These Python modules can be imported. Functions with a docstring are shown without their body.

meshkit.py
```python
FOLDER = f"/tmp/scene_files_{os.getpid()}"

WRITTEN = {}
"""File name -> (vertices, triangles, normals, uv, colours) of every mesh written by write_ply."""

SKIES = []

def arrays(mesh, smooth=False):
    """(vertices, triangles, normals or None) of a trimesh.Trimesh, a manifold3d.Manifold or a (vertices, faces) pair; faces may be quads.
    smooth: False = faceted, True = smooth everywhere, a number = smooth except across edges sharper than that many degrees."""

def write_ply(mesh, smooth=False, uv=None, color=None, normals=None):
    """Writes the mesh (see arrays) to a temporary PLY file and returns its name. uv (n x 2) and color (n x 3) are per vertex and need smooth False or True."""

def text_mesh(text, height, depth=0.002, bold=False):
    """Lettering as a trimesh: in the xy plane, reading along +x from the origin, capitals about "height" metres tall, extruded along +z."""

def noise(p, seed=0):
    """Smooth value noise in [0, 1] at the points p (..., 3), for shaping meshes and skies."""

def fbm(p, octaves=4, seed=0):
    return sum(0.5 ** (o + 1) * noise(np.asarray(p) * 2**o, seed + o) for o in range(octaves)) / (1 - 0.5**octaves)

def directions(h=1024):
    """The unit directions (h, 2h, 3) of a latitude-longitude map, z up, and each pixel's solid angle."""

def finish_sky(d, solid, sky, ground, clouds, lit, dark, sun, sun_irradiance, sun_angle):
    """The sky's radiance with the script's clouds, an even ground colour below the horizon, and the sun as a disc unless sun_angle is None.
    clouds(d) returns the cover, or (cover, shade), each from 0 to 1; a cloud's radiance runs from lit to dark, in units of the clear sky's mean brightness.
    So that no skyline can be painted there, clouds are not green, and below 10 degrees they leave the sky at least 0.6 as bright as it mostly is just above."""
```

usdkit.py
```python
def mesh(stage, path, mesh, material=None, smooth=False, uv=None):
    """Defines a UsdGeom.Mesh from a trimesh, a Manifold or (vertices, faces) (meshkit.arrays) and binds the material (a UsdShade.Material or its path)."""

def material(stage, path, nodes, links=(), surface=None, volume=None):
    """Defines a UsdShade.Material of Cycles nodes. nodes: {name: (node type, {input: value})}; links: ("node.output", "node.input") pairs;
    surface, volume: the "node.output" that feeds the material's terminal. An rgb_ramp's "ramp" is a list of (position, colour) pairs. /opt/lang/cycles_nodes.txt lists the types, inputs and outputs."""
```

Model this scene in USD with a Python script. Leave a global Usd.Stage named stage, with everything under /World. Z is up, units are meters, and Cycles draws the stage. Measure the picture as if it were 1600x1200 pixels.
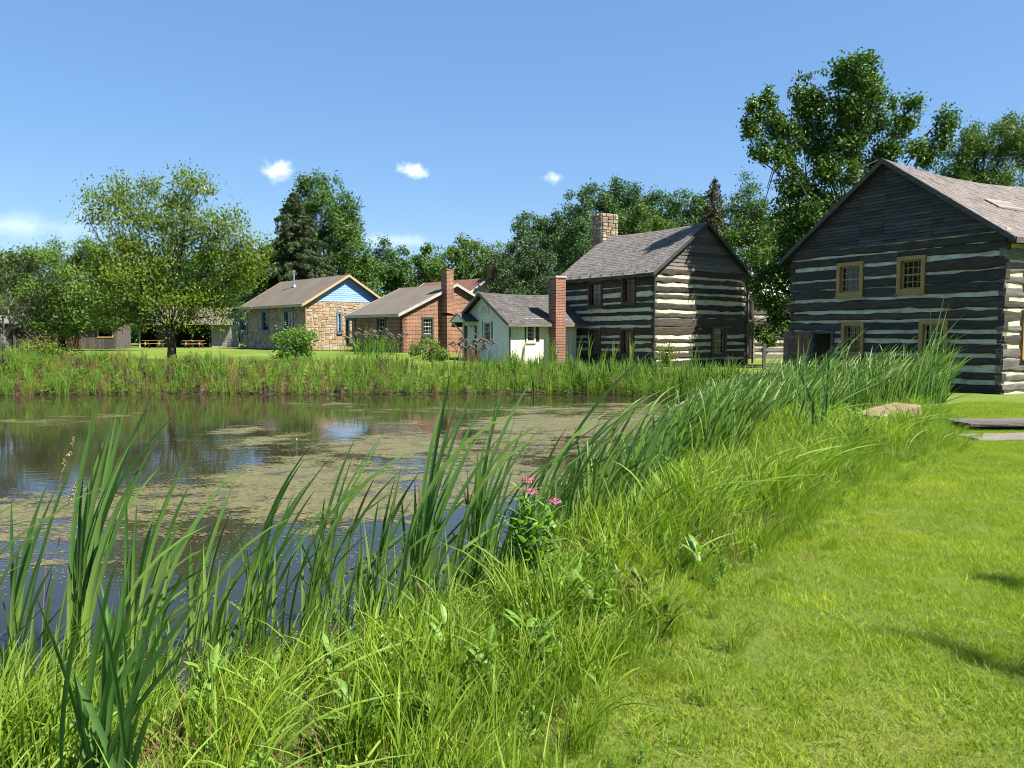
import math, numpy as np, trimesh, usdkit, meshkit
from pxr import Usd, UsdGeom, UsdShade, UsdLux, Gf, Sdf, Vt
import shapely.geometry as sg

# ------------------------------------------------------------------ camera, sky, sun
stage = Usd.Stage.CreateInMemory()
UsdGeom.SetStageUpAxis(stage, 'Z'); UsdGeom.SetStageMetersPerUnit(stage, 1.0)
UsdGeom.Xform.Define(stage, '/World'); UsdGeom.Scope.Define(stage, '/World/Looks')
EYE = np.array([0.0, 0.0, 2.3]); F = 1250.0; PITCH = math.atan(80 / 1250)
cam = UsdGeom.Camera.Define(stage, '/World/camera')
cam.AddTranslateOp().Set(Gf.Vec3d(*EYE)); cam.AddRotateXOp().Set(90 - math.degrees(PITCH))
cam.CreateHorizontalApertureAttr(36.0); cam.CreateVerticalApertureAttr(27.0)
cam.CreateFocalLengthAttr(36.0 * F / 1600); cam.CreateClippingRangeAttr(Gf.Vec2f(0.05, 3000))
cam.CreateExposureAttr(1.93)

SUN_EL = math.radians(54); SH = np.array([0.9, -0.44]); SH /= np.linalg.norm(SH)
SUN = np.array([SH[0] * math.cos(SUN_EL), SH[1] * math.cos(SUN_EL), math.sin(SUN_EL)])
sun = UsdLux.DistantLight.Define(stage, '/World/sun')
sun.CreateIntensityAttr(1.25); sun.CreateAngleAttr(0.53); sun.CreateNormalizeAttr(True); sun.CreateColorAttr(Gf.Vec3f(1.0, 0.95, 0.86))
zax = Gf.Vec3d(*SUN); rot = Gf.Rotation(Gf.Vec3d(0, 0, 1), zax)
sun.AddTransformOp().Set(Gf.Matrix4d().SetRotate(rot))


def ray(px, py):
    f = np.array([0, math.cos(PITCH), -math.sin(PITCH)]); u = np.array([0, math.sin(PITCH), math.cos(PITCH)])
    return f + np.array([1, 0, 0]) * (px - 800) / F + u * (600 - py) / F
def atY(px, py, Y):
    r = ray(px, py); return EYE + r * (Y / r[1])
def atZ(px, py, z):
    r = ray(px, py); return EYE + r * ((z - EYE[2]) / r[2])

sky_nodes = {
    'sky': ('sky_texture', {'sky_type': 'single_scattering', 'sun_disc': False, 'sun_elevation': SUN_EL, 'sun_rotation': math.atan2(SUN[0], SUN[1]),
                            'air_density': 1.0, 'aerosol_density': 0.35, 'ozone_density': 2.0, 'altitude': 300.0}),
    'hsv': ('hsv', {'hue': 0.5, 'saturation': 1.12, 'value': 1.0, 'fac': 1.0}),
    'even': ('mix', {'mix_type': 'mix', 'fac': 0.5, 'color2': (0.93, 2.07, 4.1)}),
    'tc': ('texture_coordinate', {}),
    'n1': ('noise_texture', {'scale': 34.0, 'detail': 7.0, 'roughness': 0.62}),
    'bg': ('background_shader', {'strength': 0.0517}),
}
sky_links = [('sky.color', 'hsv.color'), ('hsv.color', 'even.color1'), ('tc.generated', 'n1.vector')]
prev = 'even.color'
# small fair-weather clouds: direction, (half width, half height) in radians, density
clouds = [((435, 267), (0.024, 0.016), 1.0), ((648, 267), (0.026, 0.011), 0.95), ((870, 278), (0.018, 0.008), 0.7),
          ((322, 294), (0.012, 0.007), 0.6), ((20, 352), (0.12, 0.017), 0.42), ((612, 376), (0.06, 0.012), 0.42), ((170, 335), (0.05, 0.010), 0.35),
          ((-500, 330), (0.10, 0.02), 0.7), ((2200, 300), (0.06, 0.02), 0.8), ((-1300, 200), (0.08, 0.03), 0.8)]
for i, (c, (w, h), dens) in enumerate(clouds):
    d = ray(*c); d /= np.linalg.norm(d)
    right = np.cross(d, [0, 0, 1]); right /= np.linalg.norm(right); up = np.cross(right, d)
    sky_nodes.update({
        f'sub{i}': ('vector_math', {'math_type': 'subtract', 'vector2': d}),
        f'dx{i}': ('vector_math', {'math_type': 'dot_product', 'vector2': right / w}),
        f'dy{i}': ('vector_math', {'math_type': 'dot_product', 'vector2': up / h}),
        f'cx{i}': ('combine_xyz', {}), f'len{i}': ('vector_math', {'math_type': 'length'}),
        f'mx{i}': ('math', {'math_type': 'multiply_add', 'value2': -3.6 if w < 0.04 else -1.5, 'value3': (1.8 if w < 0.04 else 0.75) + 0.75}),
        f'ad{i}': ('math', {'math_type': 'add'}),
        f'mr{i}': ('map_range', {'range_type': 'smoothstep', 'from_min': 0.45, 'from_max': 1.75, 'to_min': dens * 0.92, 'to_max': 0.0, 'clamp': True}),
        f'mix{i}': ('mix', {'mix_type': 'mix', 'color2': (7.6, 8.0, 8.8)}),
    })
    sky_links += [('tc.generated', f'sub{i}.vector1'), (f'sub{i}.vector', f'dx{i}.vector1'), (f'sub{i}.vector', f'dy{i}.vector1'),
                  (f'dx{i}.value', f'cx{i}.x'), (f'dy{i}.value', f'cx{i}.y'), (f'cx{i}.vector', f'len{i}.vector1'),
                  ('n1.fac', f'mx{i}.value1'), (f'len{i}.value', f'ad{i}.value1'), (f'mx{i}.value', f'ad{i}.value2'),
                  (f'ad{i}.value', f'mr{i}.value'), (f'mr{i}.result', f'mix{i}.fac'), (prev, f'mix{i}.color1')]
    prev = f'mix{i}.color'
sky_links.append((prev, 'bg.color'))
skymat = usdkit.material(stage, '/World/Looks/sky_material', sky_nodes, sky_links, surface='bg.background')
dome = UsdLux.DomeLight.Define(stage, '/World/sky')
UsdShade.MaterialBindingAPI.Apply(dome.GetPrim()).Bind(skymat)
dome.GetPrim().SetCustomDataByKey('kind', 'structure'); dome.GetPrim().SetCustomDataByKey('label', 'clear blue summer sky with a few small white clouds')
dome.GetPrim().SetCustomDataByKey('category', 'sky')

# ------------------------------------------------------------------ helpers
used = {}
def numbered(parent, name):
    k = (parent, name); n = used.get(k, 0); used[k] = n + 1
    return f'{parent}/{name}' if n == 0 else f'{parent}/{name}_{n:03d}'
def tag(p, label=None, cat=None, group=None, kind=None):
    p = p if isinstance(p, Usd.Prim) else p.GetPrim()
    for k, v in (('label', label), ('category', cat), ('group', group), ('kind', kind)):
        if v: p.SetCustomDataByKey(k, v)
    return p
def thing(name, label, cat, loc=(0, 0, 0), rotz=0.0, group=None, kind=None):
    x = UsdGeom.Xform.Define(stage, numbered('/World', name)); x.AddTranslateOp().Set(Gf.Vec3d(*map(float, loc)))
    if rotz: x.AddRotateZOp().Set(math.degrees(rotz))
    return tag(x, label, cat, group, kind)
def obj(name, mesh, mat, parent=None, smooth=False, label=None, kind=None, **kw):
    path = numbered(str(parent.GetPath()) if parent is not None else '/World', name)
    m = usdkit.mesh(stage, path, mesh.arrays() if isinstance(mesh, MB) else mesh, mat, smooth=smooth)
    return tag(m, label=label, kind=kind, **kw)
def copy(proto, loc, rotz=0.0, scale=1.0, label=None, name=None):
    was = proto.GetCustomData()
    x = UsdGeom.Xform.Define(stage, numbered('/World', name or proto.GetName().rstrip('0123456789').rstrip('_')))
    x.GetPrim().GetReferences().AddInternalReference(proto.GetPath()); x.GetPrim().SetInstanceable(True)
    x.ClearXformOpOrder(); x.AddTranslateOp(opSuffix='c').Set(Gf.Vec3d(*map(float, loc))); x.AddRotateZOp(opSuffix='c').Set(math.degrees(rotz)); x.AddScaleOp(opSuffix='c').Set(Gf.Vec3f(scale))
    return tag(x, label or was.get('label'), was.get('category'), was.get('group'))


class MB:
    def __init__(s): s.v, s.f, s.n = [], [], 0
    def add(s, v, f):
        v = np.asarray(v, float).reshape(-1, 3); f = np.asarray(f, int).reshape(-1, 3)
        s.v.append(v); s.f.append(f + s.n); s.n += len(v); return s
    def arrays(s): return np.vstack(s.v), np.vstack(s.f)
    def hexa(s, p):  # 8 corners: bottom 4 ccw, top 4 ccw
        q = [(0, 3, 2, 1), (4, 5, 6, 7), (0, 1, 5, 4), (1, 2, 6, 5), (2, 3, 7, 6), (3, 0, 4, 7)]
        return s.add(p, [t for a, b, c, d in q for t in ((a, b, c), (a, c, d))])
    def box(s, a, b):
        (x0, y0, z0), (x1, y1, z1) = a, b
        return s.hexa([(x0, y0, z0), (x1, y0, z0), (x1, y1, z0), (x0, y1, z0), (x0, y0, z1), (x1, y0, z1), (x1, y1, z1), (x0, y1, z1)])
    def bar(s, p, q, w, h, up=(0, 0, 1)):
        p, q = np.array(p, float), np.array(q, float); t = (q - p) / np.linalg.norm(q - p)
        a = np.cross(t, up); a /= np.linalg.norm(a) + 1e-9; b = np.cross(a, t)
        a, b = a * w / 2, b * h / 2
        return s.hexa([p - a - b, p + a - b, p + a + b, p - a + b, q - a - b, q + a - b, q + a + b, q - a + b])
    def tube(s, pts, radii, sides=7):
        p = np.asarray(pts, float); t = np.gradient(p, axis=0); t /= np.linalg.norm(t, axis=1, keepdims=True) + 1e-12
        ref = np.where(np.abs(t[:, 2:]) < 0.9, [0, 0, 1.0], [1.0, 0, 0]); a = np.cross(t, ref); a /= np.linalg.norm(a, axis=1, keepdims=True) + 1e-12
        b, g = np.cross(t, a), np.arange(sides) * 2 * np.pi / sides
        r = np.broadcast_to(radii, (len(p),))[:, None, None]
        v = p[:, None] + r * (np.cos(g)[None, :, None] * a[:, None] + np.sin(g)[None, :, None] * b[:, None])
        i, j = np.meshgrid(np.arange(len(p) - 1), np.arange(sides), indexing='ij')
        q = np.stack([i * sides + j, i * sides + (j + 1) % sides, (i + 1) * sides + (j + 1) % sides, (i + 1) * sides + j], -1).reshape(-1, 4)
        f = np.vstack([q[:, [0, 1, 2]], q[:, [0, 2, 3]]])
        n = len(p) * sides; vv = np.vstack([v.reshape(-1, 3), p[-1:]])
        last = (len(p) - 1) * sides
        cap = [(last + k, last + (k + 1) % sides, n) for k in range(sides)]
        return s.add(vv, np.vstack([f, cap]))


# ------------------------------------------------------------------ materials
K = 0.85  # one overall factor on all base colours
def dim(stops): return [(a, tuple(K * x for x in c)) for a, c in stops]
def L(name): return '/World/Looks/' + name
def ramp_mat(name, stops, scale=(1, 1, 1), nscale=3.0, detail=5.0, rough=0.85, bump=0.3, dist=0.02, rand=0.25, rough_n=0.65, island=False, spec=0.3, big=None):
    nodes = {'tc': ('texture_coordinate', {}), 'mp': ('mapping', {'scale': scale}), 'n': ('noise_texture', {'scale': nscale, 'detail': detail, 'roughness': rough_n}),
             'r': ('rgb_ramp', {'ramp': dim(stops)}), 'oi': ('object_info', {}), 'g': ('geometry', {}),
             'mr': ('map_range', {'from_min': 0.0, 'from_max': 1.0, 'to_min': 1 - rand, 'to_max': 1 + rand}), 'cc': ('combine_color', {}),
             'mul': ('mix', {'mix_type': 'multiply', 'fac': 1.0}), 'b': ('bump', {'strength': bump, 'distance': dist}),
             'p': ('principled_bsdf', {'roughness': rough, 'specular_ior_level': spec})}
    links = [('tc.object', 'mp.vector'), ('mp.vector', 'n.vector'), ('n.fac', 'r.fac'), (('g.random_per_island' if island else 'oi.random'), 'mr.value'),
             ('mr.result', 'cc.r'), ('mr.result', 'cc.g'), ('mr.result', 'cc.b'), ('r.color', 'mul.color1'), ('cc.color', 'mul.color2'),
             ('mul.color', 'p.base_color'), ('n.fac', 'b.height'), ('b.normal', 'p.normal')]
    if big:
        nodes['n2'] = ('noise_texture', {'scale': big[0], 'detail': 3.0}); nodes['r2'] = ('rgb_ramp', {'ramp': big[1]}); nodes['m2'] = ('mix', {'mix_type': 'multiply', 'fac': 1.0})
        links = [l for l in links if l[1] != 'p.base_color'] + [('tc.object', 'n2.vector'), ('n2.fac', 'r2.fac'), ('mul.color', 'm2.color1'), ('r2.color', 'm2.color2'), ('m2.color', 'p.base_color')]
    usdkit.material(stage, L(name), nodes, links, surface='p.BSDF'); return L(name)

def leaf_mat(name, stops, transl=0.35, tcol=None, rough=0.5, posvar=0.5, spec=0.2, pscale=0.4):
    mid = np.mean([s[1] for s in stops], 0)
    tcol = tcol if tcol is not None else (mid[0] * 1.5, mid[1] * 1.7, mid[2] * 0.7)
    nodes = {'g': ('geometry', {}), 'oi': ('object_info', {}), 'n': ('noise_texture', {'scale': pscale, 'detail': 3.0}), 'r': ('rgb_ramp', {'ramp': dim(stops)}),
             'a': ('math', {'math_type': 'multiply_add', 'value2': posvar, 'value3': -posvar / 2}), 'a2': ('math', {'math_type': 'add'}),
             'a3': ('math', {'math_type': 'multiply_add', 'value2': 0.3, 'value3': -0.15}), 'a4': ('math', {'math_type': 'add', 'use_clamp': True}),
             'p': ('principled_bsdf', {'roughness': rough, 'specular_ior_level': spec}), 't': ('translucent_bsdf', {}), 'tm': ('mix', {'mix_type': 'multiply', 'fac': 1.0, 'color2': np.array(tcol) / np.maximum(mid, 1e-3)}),
             'm': ('mix_closure', {'fac': transl})}
    links = [('g.position', 'n.vector'), ('n.fac', 'a.value1'), ('a.value', 'a2.value1'), ('g.random_per_island', 'a2.value2'), ('oi.random', 'a3.value1'), ('a3.value', 'a4.value1'), ('a2.value', 'a4.value2'),
             ('a4.value', 'r.fac'), ('r.color', 'p.base_color'), ('r.color', 'tm.color1'), ('tm.color', 't.color'), ('p.BSDF', 'm.closure1'), ('t.BSDF', 'm.closure2')]
    usdkit.material(stage, L(name), nodes, links, surface='m.closure'); return L(name)

def plain(name, col, rough=0.6, spec=0.4, metallic=0.0):
    usdkit.material(stage, L(name), {'p': ('principled_bsdf', {'base_color': tuple(K * x for x in col), 'roughness': rough, 'specular_ior_level': spec, 'metallic': metallic})}, surface='p.BSDF'); return L(name)

M = {}
M['log'] = ramp_mat('weathered_log', [(0.25, (0.011, 0.010, 0.009)), (0.5, (0.034, 0.029, 0.023)), (0.75, (0.075, 0.059, 0.045))], (1.2, 1.2, 9), 1.6, 7, 0.9, 0.7, 0.03, 0.35)
M['log_brown'] = ramp_mat('brown_log', [(0.25, (0.014, 0.010, 0.006)), (0.5, (0.037, 0.025, 0.018)), (0.75, (0.079, 0.057, 0.040))], (1.2, 1.2, 9), 1.6, 7, 0.9, 0.7, 0.03, 0.35)
M['log_grey'] = ramp_mat('silver_log', [(0.25, (0.034, 0.031, 0.028)), (0.5, (0.101, 0.090, 0.078)), (0.75, (0.182, 0.165, 0.139))], (1.2, 1.2, 9), 1.6, 7, 0.9, 0.7, 0.03, 0.3)
M['chink'] = ramp_mat('lime_chinking', [(0.12, (0.121, 0.111, 0.084)), (0.36, (0.298, 0.261, 0.184)), (0.5, (0.469, 0.426, 0.314)), (0.75, (0.579, 0.531, 0.411))], (1, 1, 3), 2.2, 6, 0.95, 0.4, 0.02, 0.1)
M['board_dark'] = ramp_mat('dark_clapboard', [(0.0, (0.007, 0.007, 0.007)), (0.25, (0.016, 0.016, 0.016)), (0.5, (0.042, 0.038, 0.035)), (0.8, (0.094, 0.080, 0.067))], (1.0, 1.0, 14), 1.5, 7, 0.85, 0.5, 0.015, 0.4)
M['board_grey'] = ramp_mat('grey_clapboard', [(0.25, (0.045, 0.041, 0.038)), (0.5, (0.105, 0.095, 0.083)), (0.8, (0.180, 0.161, 0.139))], (1.0, 1.0, 14), 1.5, 7, 0.85, 0.5, 0.015, 0.35)
M['barn'] = ramp_mat('barn_board', [(0.25, (0.026, 0.022, 0.018)), (0.5, (0.062, 0.052, 0.043)), (0.8, (0.101, 0.088, 0.076))], (8, 8, 0.8), 1.5, 7, 0.85, 0.4, 0.015, 0.3)
M['shingle'] = ramp_mat('wood_shingle', [(0.25, (0.075, 0.068, 0.062)), (0.5, (0.165, 0.150, 0.139)), (0.8, (0.255, 0.232, 0.217))], (1, 1, 1), 2.2, 6, 0.9, 0.3, 0.01, 0.32, island=True)
M['shingle_pink'] = ramp_mat('cedar_shingle', [(0.25, (0.091, 0.077, 0.068)), (0.5, (0.171, 0.145, 0.132)), (0.8, (0.239, 0.208, 0.191))], (1, 1, 1), 2.0, 6, 0.9, 0.3, 0.01, 0.26, island=True)
M['shingle_dark'] = ramp_mat('old_shingle', [(0.25, (0.039, 0.036, 0.034)), (0.5, (0.098, 0.091, 0.085)), (0.8, (0.176, 0.163, 0.153))], (1, 1, 1), 2.2, 6, 0.9, 0.3, 0.01, 0.4, island=True)
M['stone'] = ramp_mat('sandstone', [(0.2, (0.140, 0.083, 0.043)), (0.42, (0.242, 0.161, 0.087)), (0.6, (0.293, 0.219, 0.136)), (0.85, (0.332, 0.272, 0.196))], (1, 1, 1), 1.1, 6, 0.9, 0.5, 0.03, 0.3)
M['stone_rust'] = ramp_mat('rusty_sandstone', [(0.2, (0.165, 0.083, 0.045)), (0.5, (0.285, 0.158, 0.090)), (0.85, (0.338, 0.232, 0.150))], (1, 1, 1), 1.6, 6, 0.9, 0.5, 0.03, 0.25)
M['stone_pale'] = ramp_mat('pale_sandstone', [(0.2, (0.200, 0.147, 0.095)), (0.5, (0.275, 0.217, 0.149)), (0.85, (0.323, 0.271, 0.204))], (1, 1, 1), 1.6, 6, 0.9, 0.5, 0.03, 0.22)
M['stone_grey'] = ramp_mat('grey_fieldstone', [(0.2, (0.091, 0.081, 0.066)), (0.5, (0.182, 0.161, 0.126)), (0.85, (0.266, 0.238, 0.189))], (1, 1, 1), 1.6, 6, 0.9, 0.6, 0.03, 0.3)
M['mortar'] = ramp_mat('stone_mortar', [(0.3, (0.225, 0.192, 0.147)), (0.7, (0.383, 0.326, 0.247))], (1, 1, 1), 6, 4, 0.95, 0.4, 0.02, 0)
M['ochre'] = ramp_mat('ochre_paint', [(0.3, (0.225, 0.124, 0.034)), (0.7, (0.315, 0.180, 0.056))], (1, 1, 1), 5, 5, 0.6, 0.2, 0.005, 0.08)
M['ochre_old'] = ramp_mat('brown_frame_paint', [(0.3, (0.035, 0.022, 0.015)), (0.7, (0.085, 0.055, 0.035))], (1, 1, 1), 5, 5, 0.7, 0.2, 0.005, 0.1)
M['sash_white'] = ramp_mat('old_white_sash', [(0.3, (0.242, 0.230, 0.196)), (0.7, (0.357, 0.346, 0.305))], (1, 1, 1), 7, 4, 0.6, 0.1, 0.004, 0.05)
M['sash_tan'] = ramp_mat('tan_sash', [(0.3, (0.208, 0.160, 0.088)), (0.7, (0.304, 0.240, 0.144))], (1, 1, 1), 7, 4, 0.6, 0.1, 0.004, 0.05)
M['green_trim'] = plain('dark_green_trim', (0.018, 0.04, 0.032), 0.5)
M['blue_trim'] = plain('slate_blue_trim', (0.075, 0.125, 0.18), 0.6)
M['blue_siding'] = ramp_mat('blue_siding', [(0.3, (0.140, 0.260, 0.437)), (0.7, (0.206, 0.350, 0.538))], (1, 1, 12), 2, 5, 0.6, 0.15, 0.006, 0.08)
M['cream_trim'] = plain('cream_trim', (0.32, 0.23, 0.115), 0.6)
M['white'] = ramp_mat('white_paint', [(0.3, (0.474, 0.474, 0.459)), (0.7, (0.581, 0.581, 0.566))], (1, 1, 1), 3, 4, 0.6, 0.1, 0.004, 0.06)
M['white_metal'] = ramp_mat('white_metal_roof', [(0.3, (0.446, 0.454, 0.468)), (0.7, (0.547, 0.554, 0.569))], (1, 1, 1), 2, 4, 0.45, 0.05, 0.004, 0.03)
M['tan_siding'] = ramp_mat('pale_tan_siding', [(0.3, (0.244, 0.224, 0.195)), (0.7, (0.302, 0.283, 0.254))], (1, 1, 6), 3, 4, 0.6, 0.1, 0.004, 0.04)
M['mint'] = ramp_mat('mint_board', [(0.18, (0.202, 0.148, 0.120)), (0.34, (0.475, 0.462, 0.380)), (0.6, (0.594, 0.573, 0.483)), (0.85, (0.737, 0.648, 0.576))], (9, 9, 0.9), 1.3, 7, 0.75, 0.35, 0.01, 0.10)
M['mint_trim'] = ramp_mat('mint_trim', [(0.3, (0.474, 0.472, 0.379)), (0.7, (0.654, 0.607, 0.512))], (1, 1, 1), 5, 5, 0.7, 0.1, 0.005, 0.06)
M['slot'] = plain('shadowed_backing', (0.05, 0.05, 0.045), 0.9)
M['dark_wood'] = ramp_mat('dark_interior_wood', [(0.3, (0.012, 0.011, 0.010)), (0.7, (0.035, 0.03, 0.027))], (1, 1, 6), 2, 5, 0.9, 0.3, 0.01, 0.2)
M['asphalt'] = ramp_mat('asphalt_shingle', [(0.3, (0.104, 0.085, 0.071)), (0.5, (0.145, 0.123, 0.100)), (0.75, (0.193, 0.167, 0.138))], (1, 1, 1), 14, 6, 0.95, 0.4, 0.01, 0.0, rough_n=0.8, big=(0.7, [(0.3, (0.588, 0.580, 0.571)), (0.7, (0.774, 0.750, 0.725))]))
M['asphalt_red'] = ramp_mat('red_brown_shingle', [(0.3, (0.091, 0.038, 0.028)), (0.7, (0.154, 0.070, 0.052))], (1, 1, 1), 14, 6, 0.95, 0.4, 0.01, 0.0)
M['asphalt_dark'] = ramp_mat('charcoal_shingle', [(0.3, (0.03, 0.03, 0.035)), (0.7, (0.07, 0.07, 0.075))], (1, 1, 1), 14, 6, 0.95, 0.4, 0.01, 0.0)
M['cap'] = ramp_mat('chimney_cap', [(0.3, (0.270, 0.232, 0.188)), (0.7, (0.375, 0.330, 0.277))], (1, 1, 1), 5, 4, 0.9, 0.3, 0.01, 0)
M['steel'] = plain('galvanised_steel', (0.6, 0.62, 0.64), 0.35, 0.5, 1.0)
M['black'] = plain('black_iron', (0.02, 0.02, 0.02), 0.5)
M['curtain'] = ramp_mat('window_curtain', [(0.3, (0.20, 0.18, 0.12)), (0.7, (0.32, 0.29, 0.21))], (8, 8, 0.5), 2, 3, 0.9, 0.2, 0.01, 0.2)
M['door_red'] = ramp_mat('worn_red_brown_door', [(0.2, (0.048, 0.036, 0.028)), (0.5, (0.152, 0.080, 0.048)), (0.8, (0.240, 0.152, 0.104))], (7, 7, 0.9), 1.6, 7, 0.85, 0.4, 0.01, 0.35)
M['picnic'] = ramp_mat('honey_picnic_wood', [(0.3, (0.255, 0.150, 0.053)), (0.7, (0.375, 0.240, 0.098))], (1, 1, 8), 3, 5, 0.7, 0.2, 0.01, 0.15)
M['timber'] = ramp_mat('weathered_timber', [(0.25, (0.087, 0.064, 0.040)), (0.5, (0.173, 0.122, 0.072)), (0.8, (0.249, 0.199, 0.133))], (1.0, 8, 8), 1.6, 7, 0.85, 0.5, 0.02, 0.15)
M['driftwood'] = ramp_mat('driftwood', [(0.25, (0.102, 0.082, 0.066)), (0.5, (0.184, 0.153, 0.133)), (0.8, (0.265, 0.235, 0.209))], (1.0, 9, 9), 1.8, 7, 0.85, 0.5, 0.02, 0.15)
M['slab'] = ramp_mat('concrete_slab', [(0.3, (0.101, 0.086, 0.072)), (0.7, (0.152, 0.134, 0.112))], (1, 1, 1), 5, 6, 0.9, 0.3, 0.01, 0.05)
M['bark'] = ramp_mat('tree_bark', [(0.25, (0.013, 0.011, 0.009)), (0.55, (0.037, 0.031, 0.024)), (0.8, (0.070, 0.059, 0.048))], (6, 6, 1.2), 2.2, 6, 0.9, 0.8, 0.03, 0.1)
M['bark_grey'] = ramp_mat('grey_bark', [(0.25, (0.06, 0.055, 0.05)), (0.55, (0.14, 0.125, 0.11)), (0.8, (0.24, 0.22, 0.19))], (6, 6, 1.2), 2.2, 6, 0.9, 0.6, 0.02, 0.1)
def brick(name, c1, c2, mortar):
    nodes = {'tc': ('texture_coordinate', {}), 's': ('separate_xyz', {}), 'ad': ('math', {'math_type': 'add'}), 'c': ('combine_xyz', {}),
             'b': ('brick_texture', {'scale': 1.0, 'brick_width': 0.23, 'row_height': 0.085, 'mortar_size': 0.013, 'mortar_smooth': 0.2, 'color1': c1, 'color2': c2, 'mortar': mortar, 'bias': 0.0}),
             'n': ('noise_texture', {'scale': 1.3, 'detail': 5.0}), 'r': ('rgb_ramp', {'ramp': [(0.3, (0.61, 0.61, 0.61)), (0.7, (1.02, 1.0, 0.95))]}), 'm': ('mix', {'mix_type': 'multiply', 'fac': 1.0}),
             'bp': ('bump', {'strength': 0.6, 'distance': 0.012, 'invert': True}), 'p': ('principled_bsdf', {'roughness': 0.9, 'specular_ior_level': 0.2})}
    usdkit.material(stage, L(name), nodes, [('tc.object', 's.vector'), ('s.x', 'ad.value1'), ('s.y', 'ad.value2'), ('ad.value', 'c.x'), ('s.z', 'c.y'), ('c.vector', 'b.vector'), ('tc.object', 'n.vector'),
        ('n.fac', 'r.fac'), ('b.color', 'm.color1'), ('r.color', 'm.color2'), ('m.color', 'p.base_color'), ('b.fac', 'bp.height'), ('bp.normal', 'p.normal')], surface='p.BSDF'); return L(name)
M['brick'] = brick('orange_brick', (0.20, 0.062, 0.030), (0.11, 0.034, 0.020), (0.30, 0.23, 0.17))
M['brick_red'] = brick('red_brick', (0.19, 0.05, 0.028), (0.10, 0.03, 0.02), (0.28, 0.22, 0.17))
usdkit.material(stage, L('window_glass'), {'fr': ('fresnel', {'IOR': 1.5}), 't': ('transparent_bsdf', {'color': (0.85, 0.88, 0.86)}), 'g': ('glossy_bsdf', {'color': (0.9, 0.9, 0.9), 'roughness': 0.03}), 'm': ('mix_closure', {})},
                [('fr.fac', 'm.fac'), ('t.BSDF', 'm.closure1'), ('g.BSDF', 'm.closure2')], surface='m.closure'); M['glass'] = L('window_glass')

M['leaf_maple'] = leaf_mat('maple_leaf', [(0.0, (0.060, 0.118, 0.016)), (0.5, (0.122, 0.228, 0.027)), (1.0, (0.229, 0.358, 0.039))], 0.14)
M['leaf_oak'] = leaf_mat('woodland_leaf', [(0.0, (0.049, 0.109, 0.023)), (0.5, (0.100, 0.197, 0.038)), (1.0, (0.186, 0.307, 0.060))], 0.14)
M['leaf_light'] = leaf_mat('light_woodland_leaf', [(0.0, (0.077, 0.136, 0.020)), (0.5, (0.144, 0.227, 0.035)), (1.0, (0.232, 0.327, 0.050))], 0.14)
M['leaf_blue'] = leaf_mat('blue_green_leaf', [(0.0, (0.046, 0.097, 0.028)), (0.5, (0.095, 0.170, 0.049)), (1.0, (0.168, 0.250, 0.076))], 0.14)
M['leaf_apple'] = leaf_mat('apple_leaf', [(0.0, (0.117, 0.167, 0.015)), (0.55, (0.247, 0.320, 0.035)), (0.88, (0.398, 0.431, 0.048)), (1.0, (0.796, 0.662, 0.060))], 0.35)
M['needle'] = leaf_mat('spruce_needle', [(0.0, (0.050, 0.076, 0.027)), (0.5, (0.105, 0.124, 0.048)), (1.0, (0.213, 0.209, 0.080))], 0.1)
M['needle_cedar'] = leaf_mat('cedar_foliage', [(0.0, (0.043, 0.077, 0.026)), (0.5, (0.086, 0.121, 0.042)), (1.0, (0.151, 0.181, 0.064))], 0.12)
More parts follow.
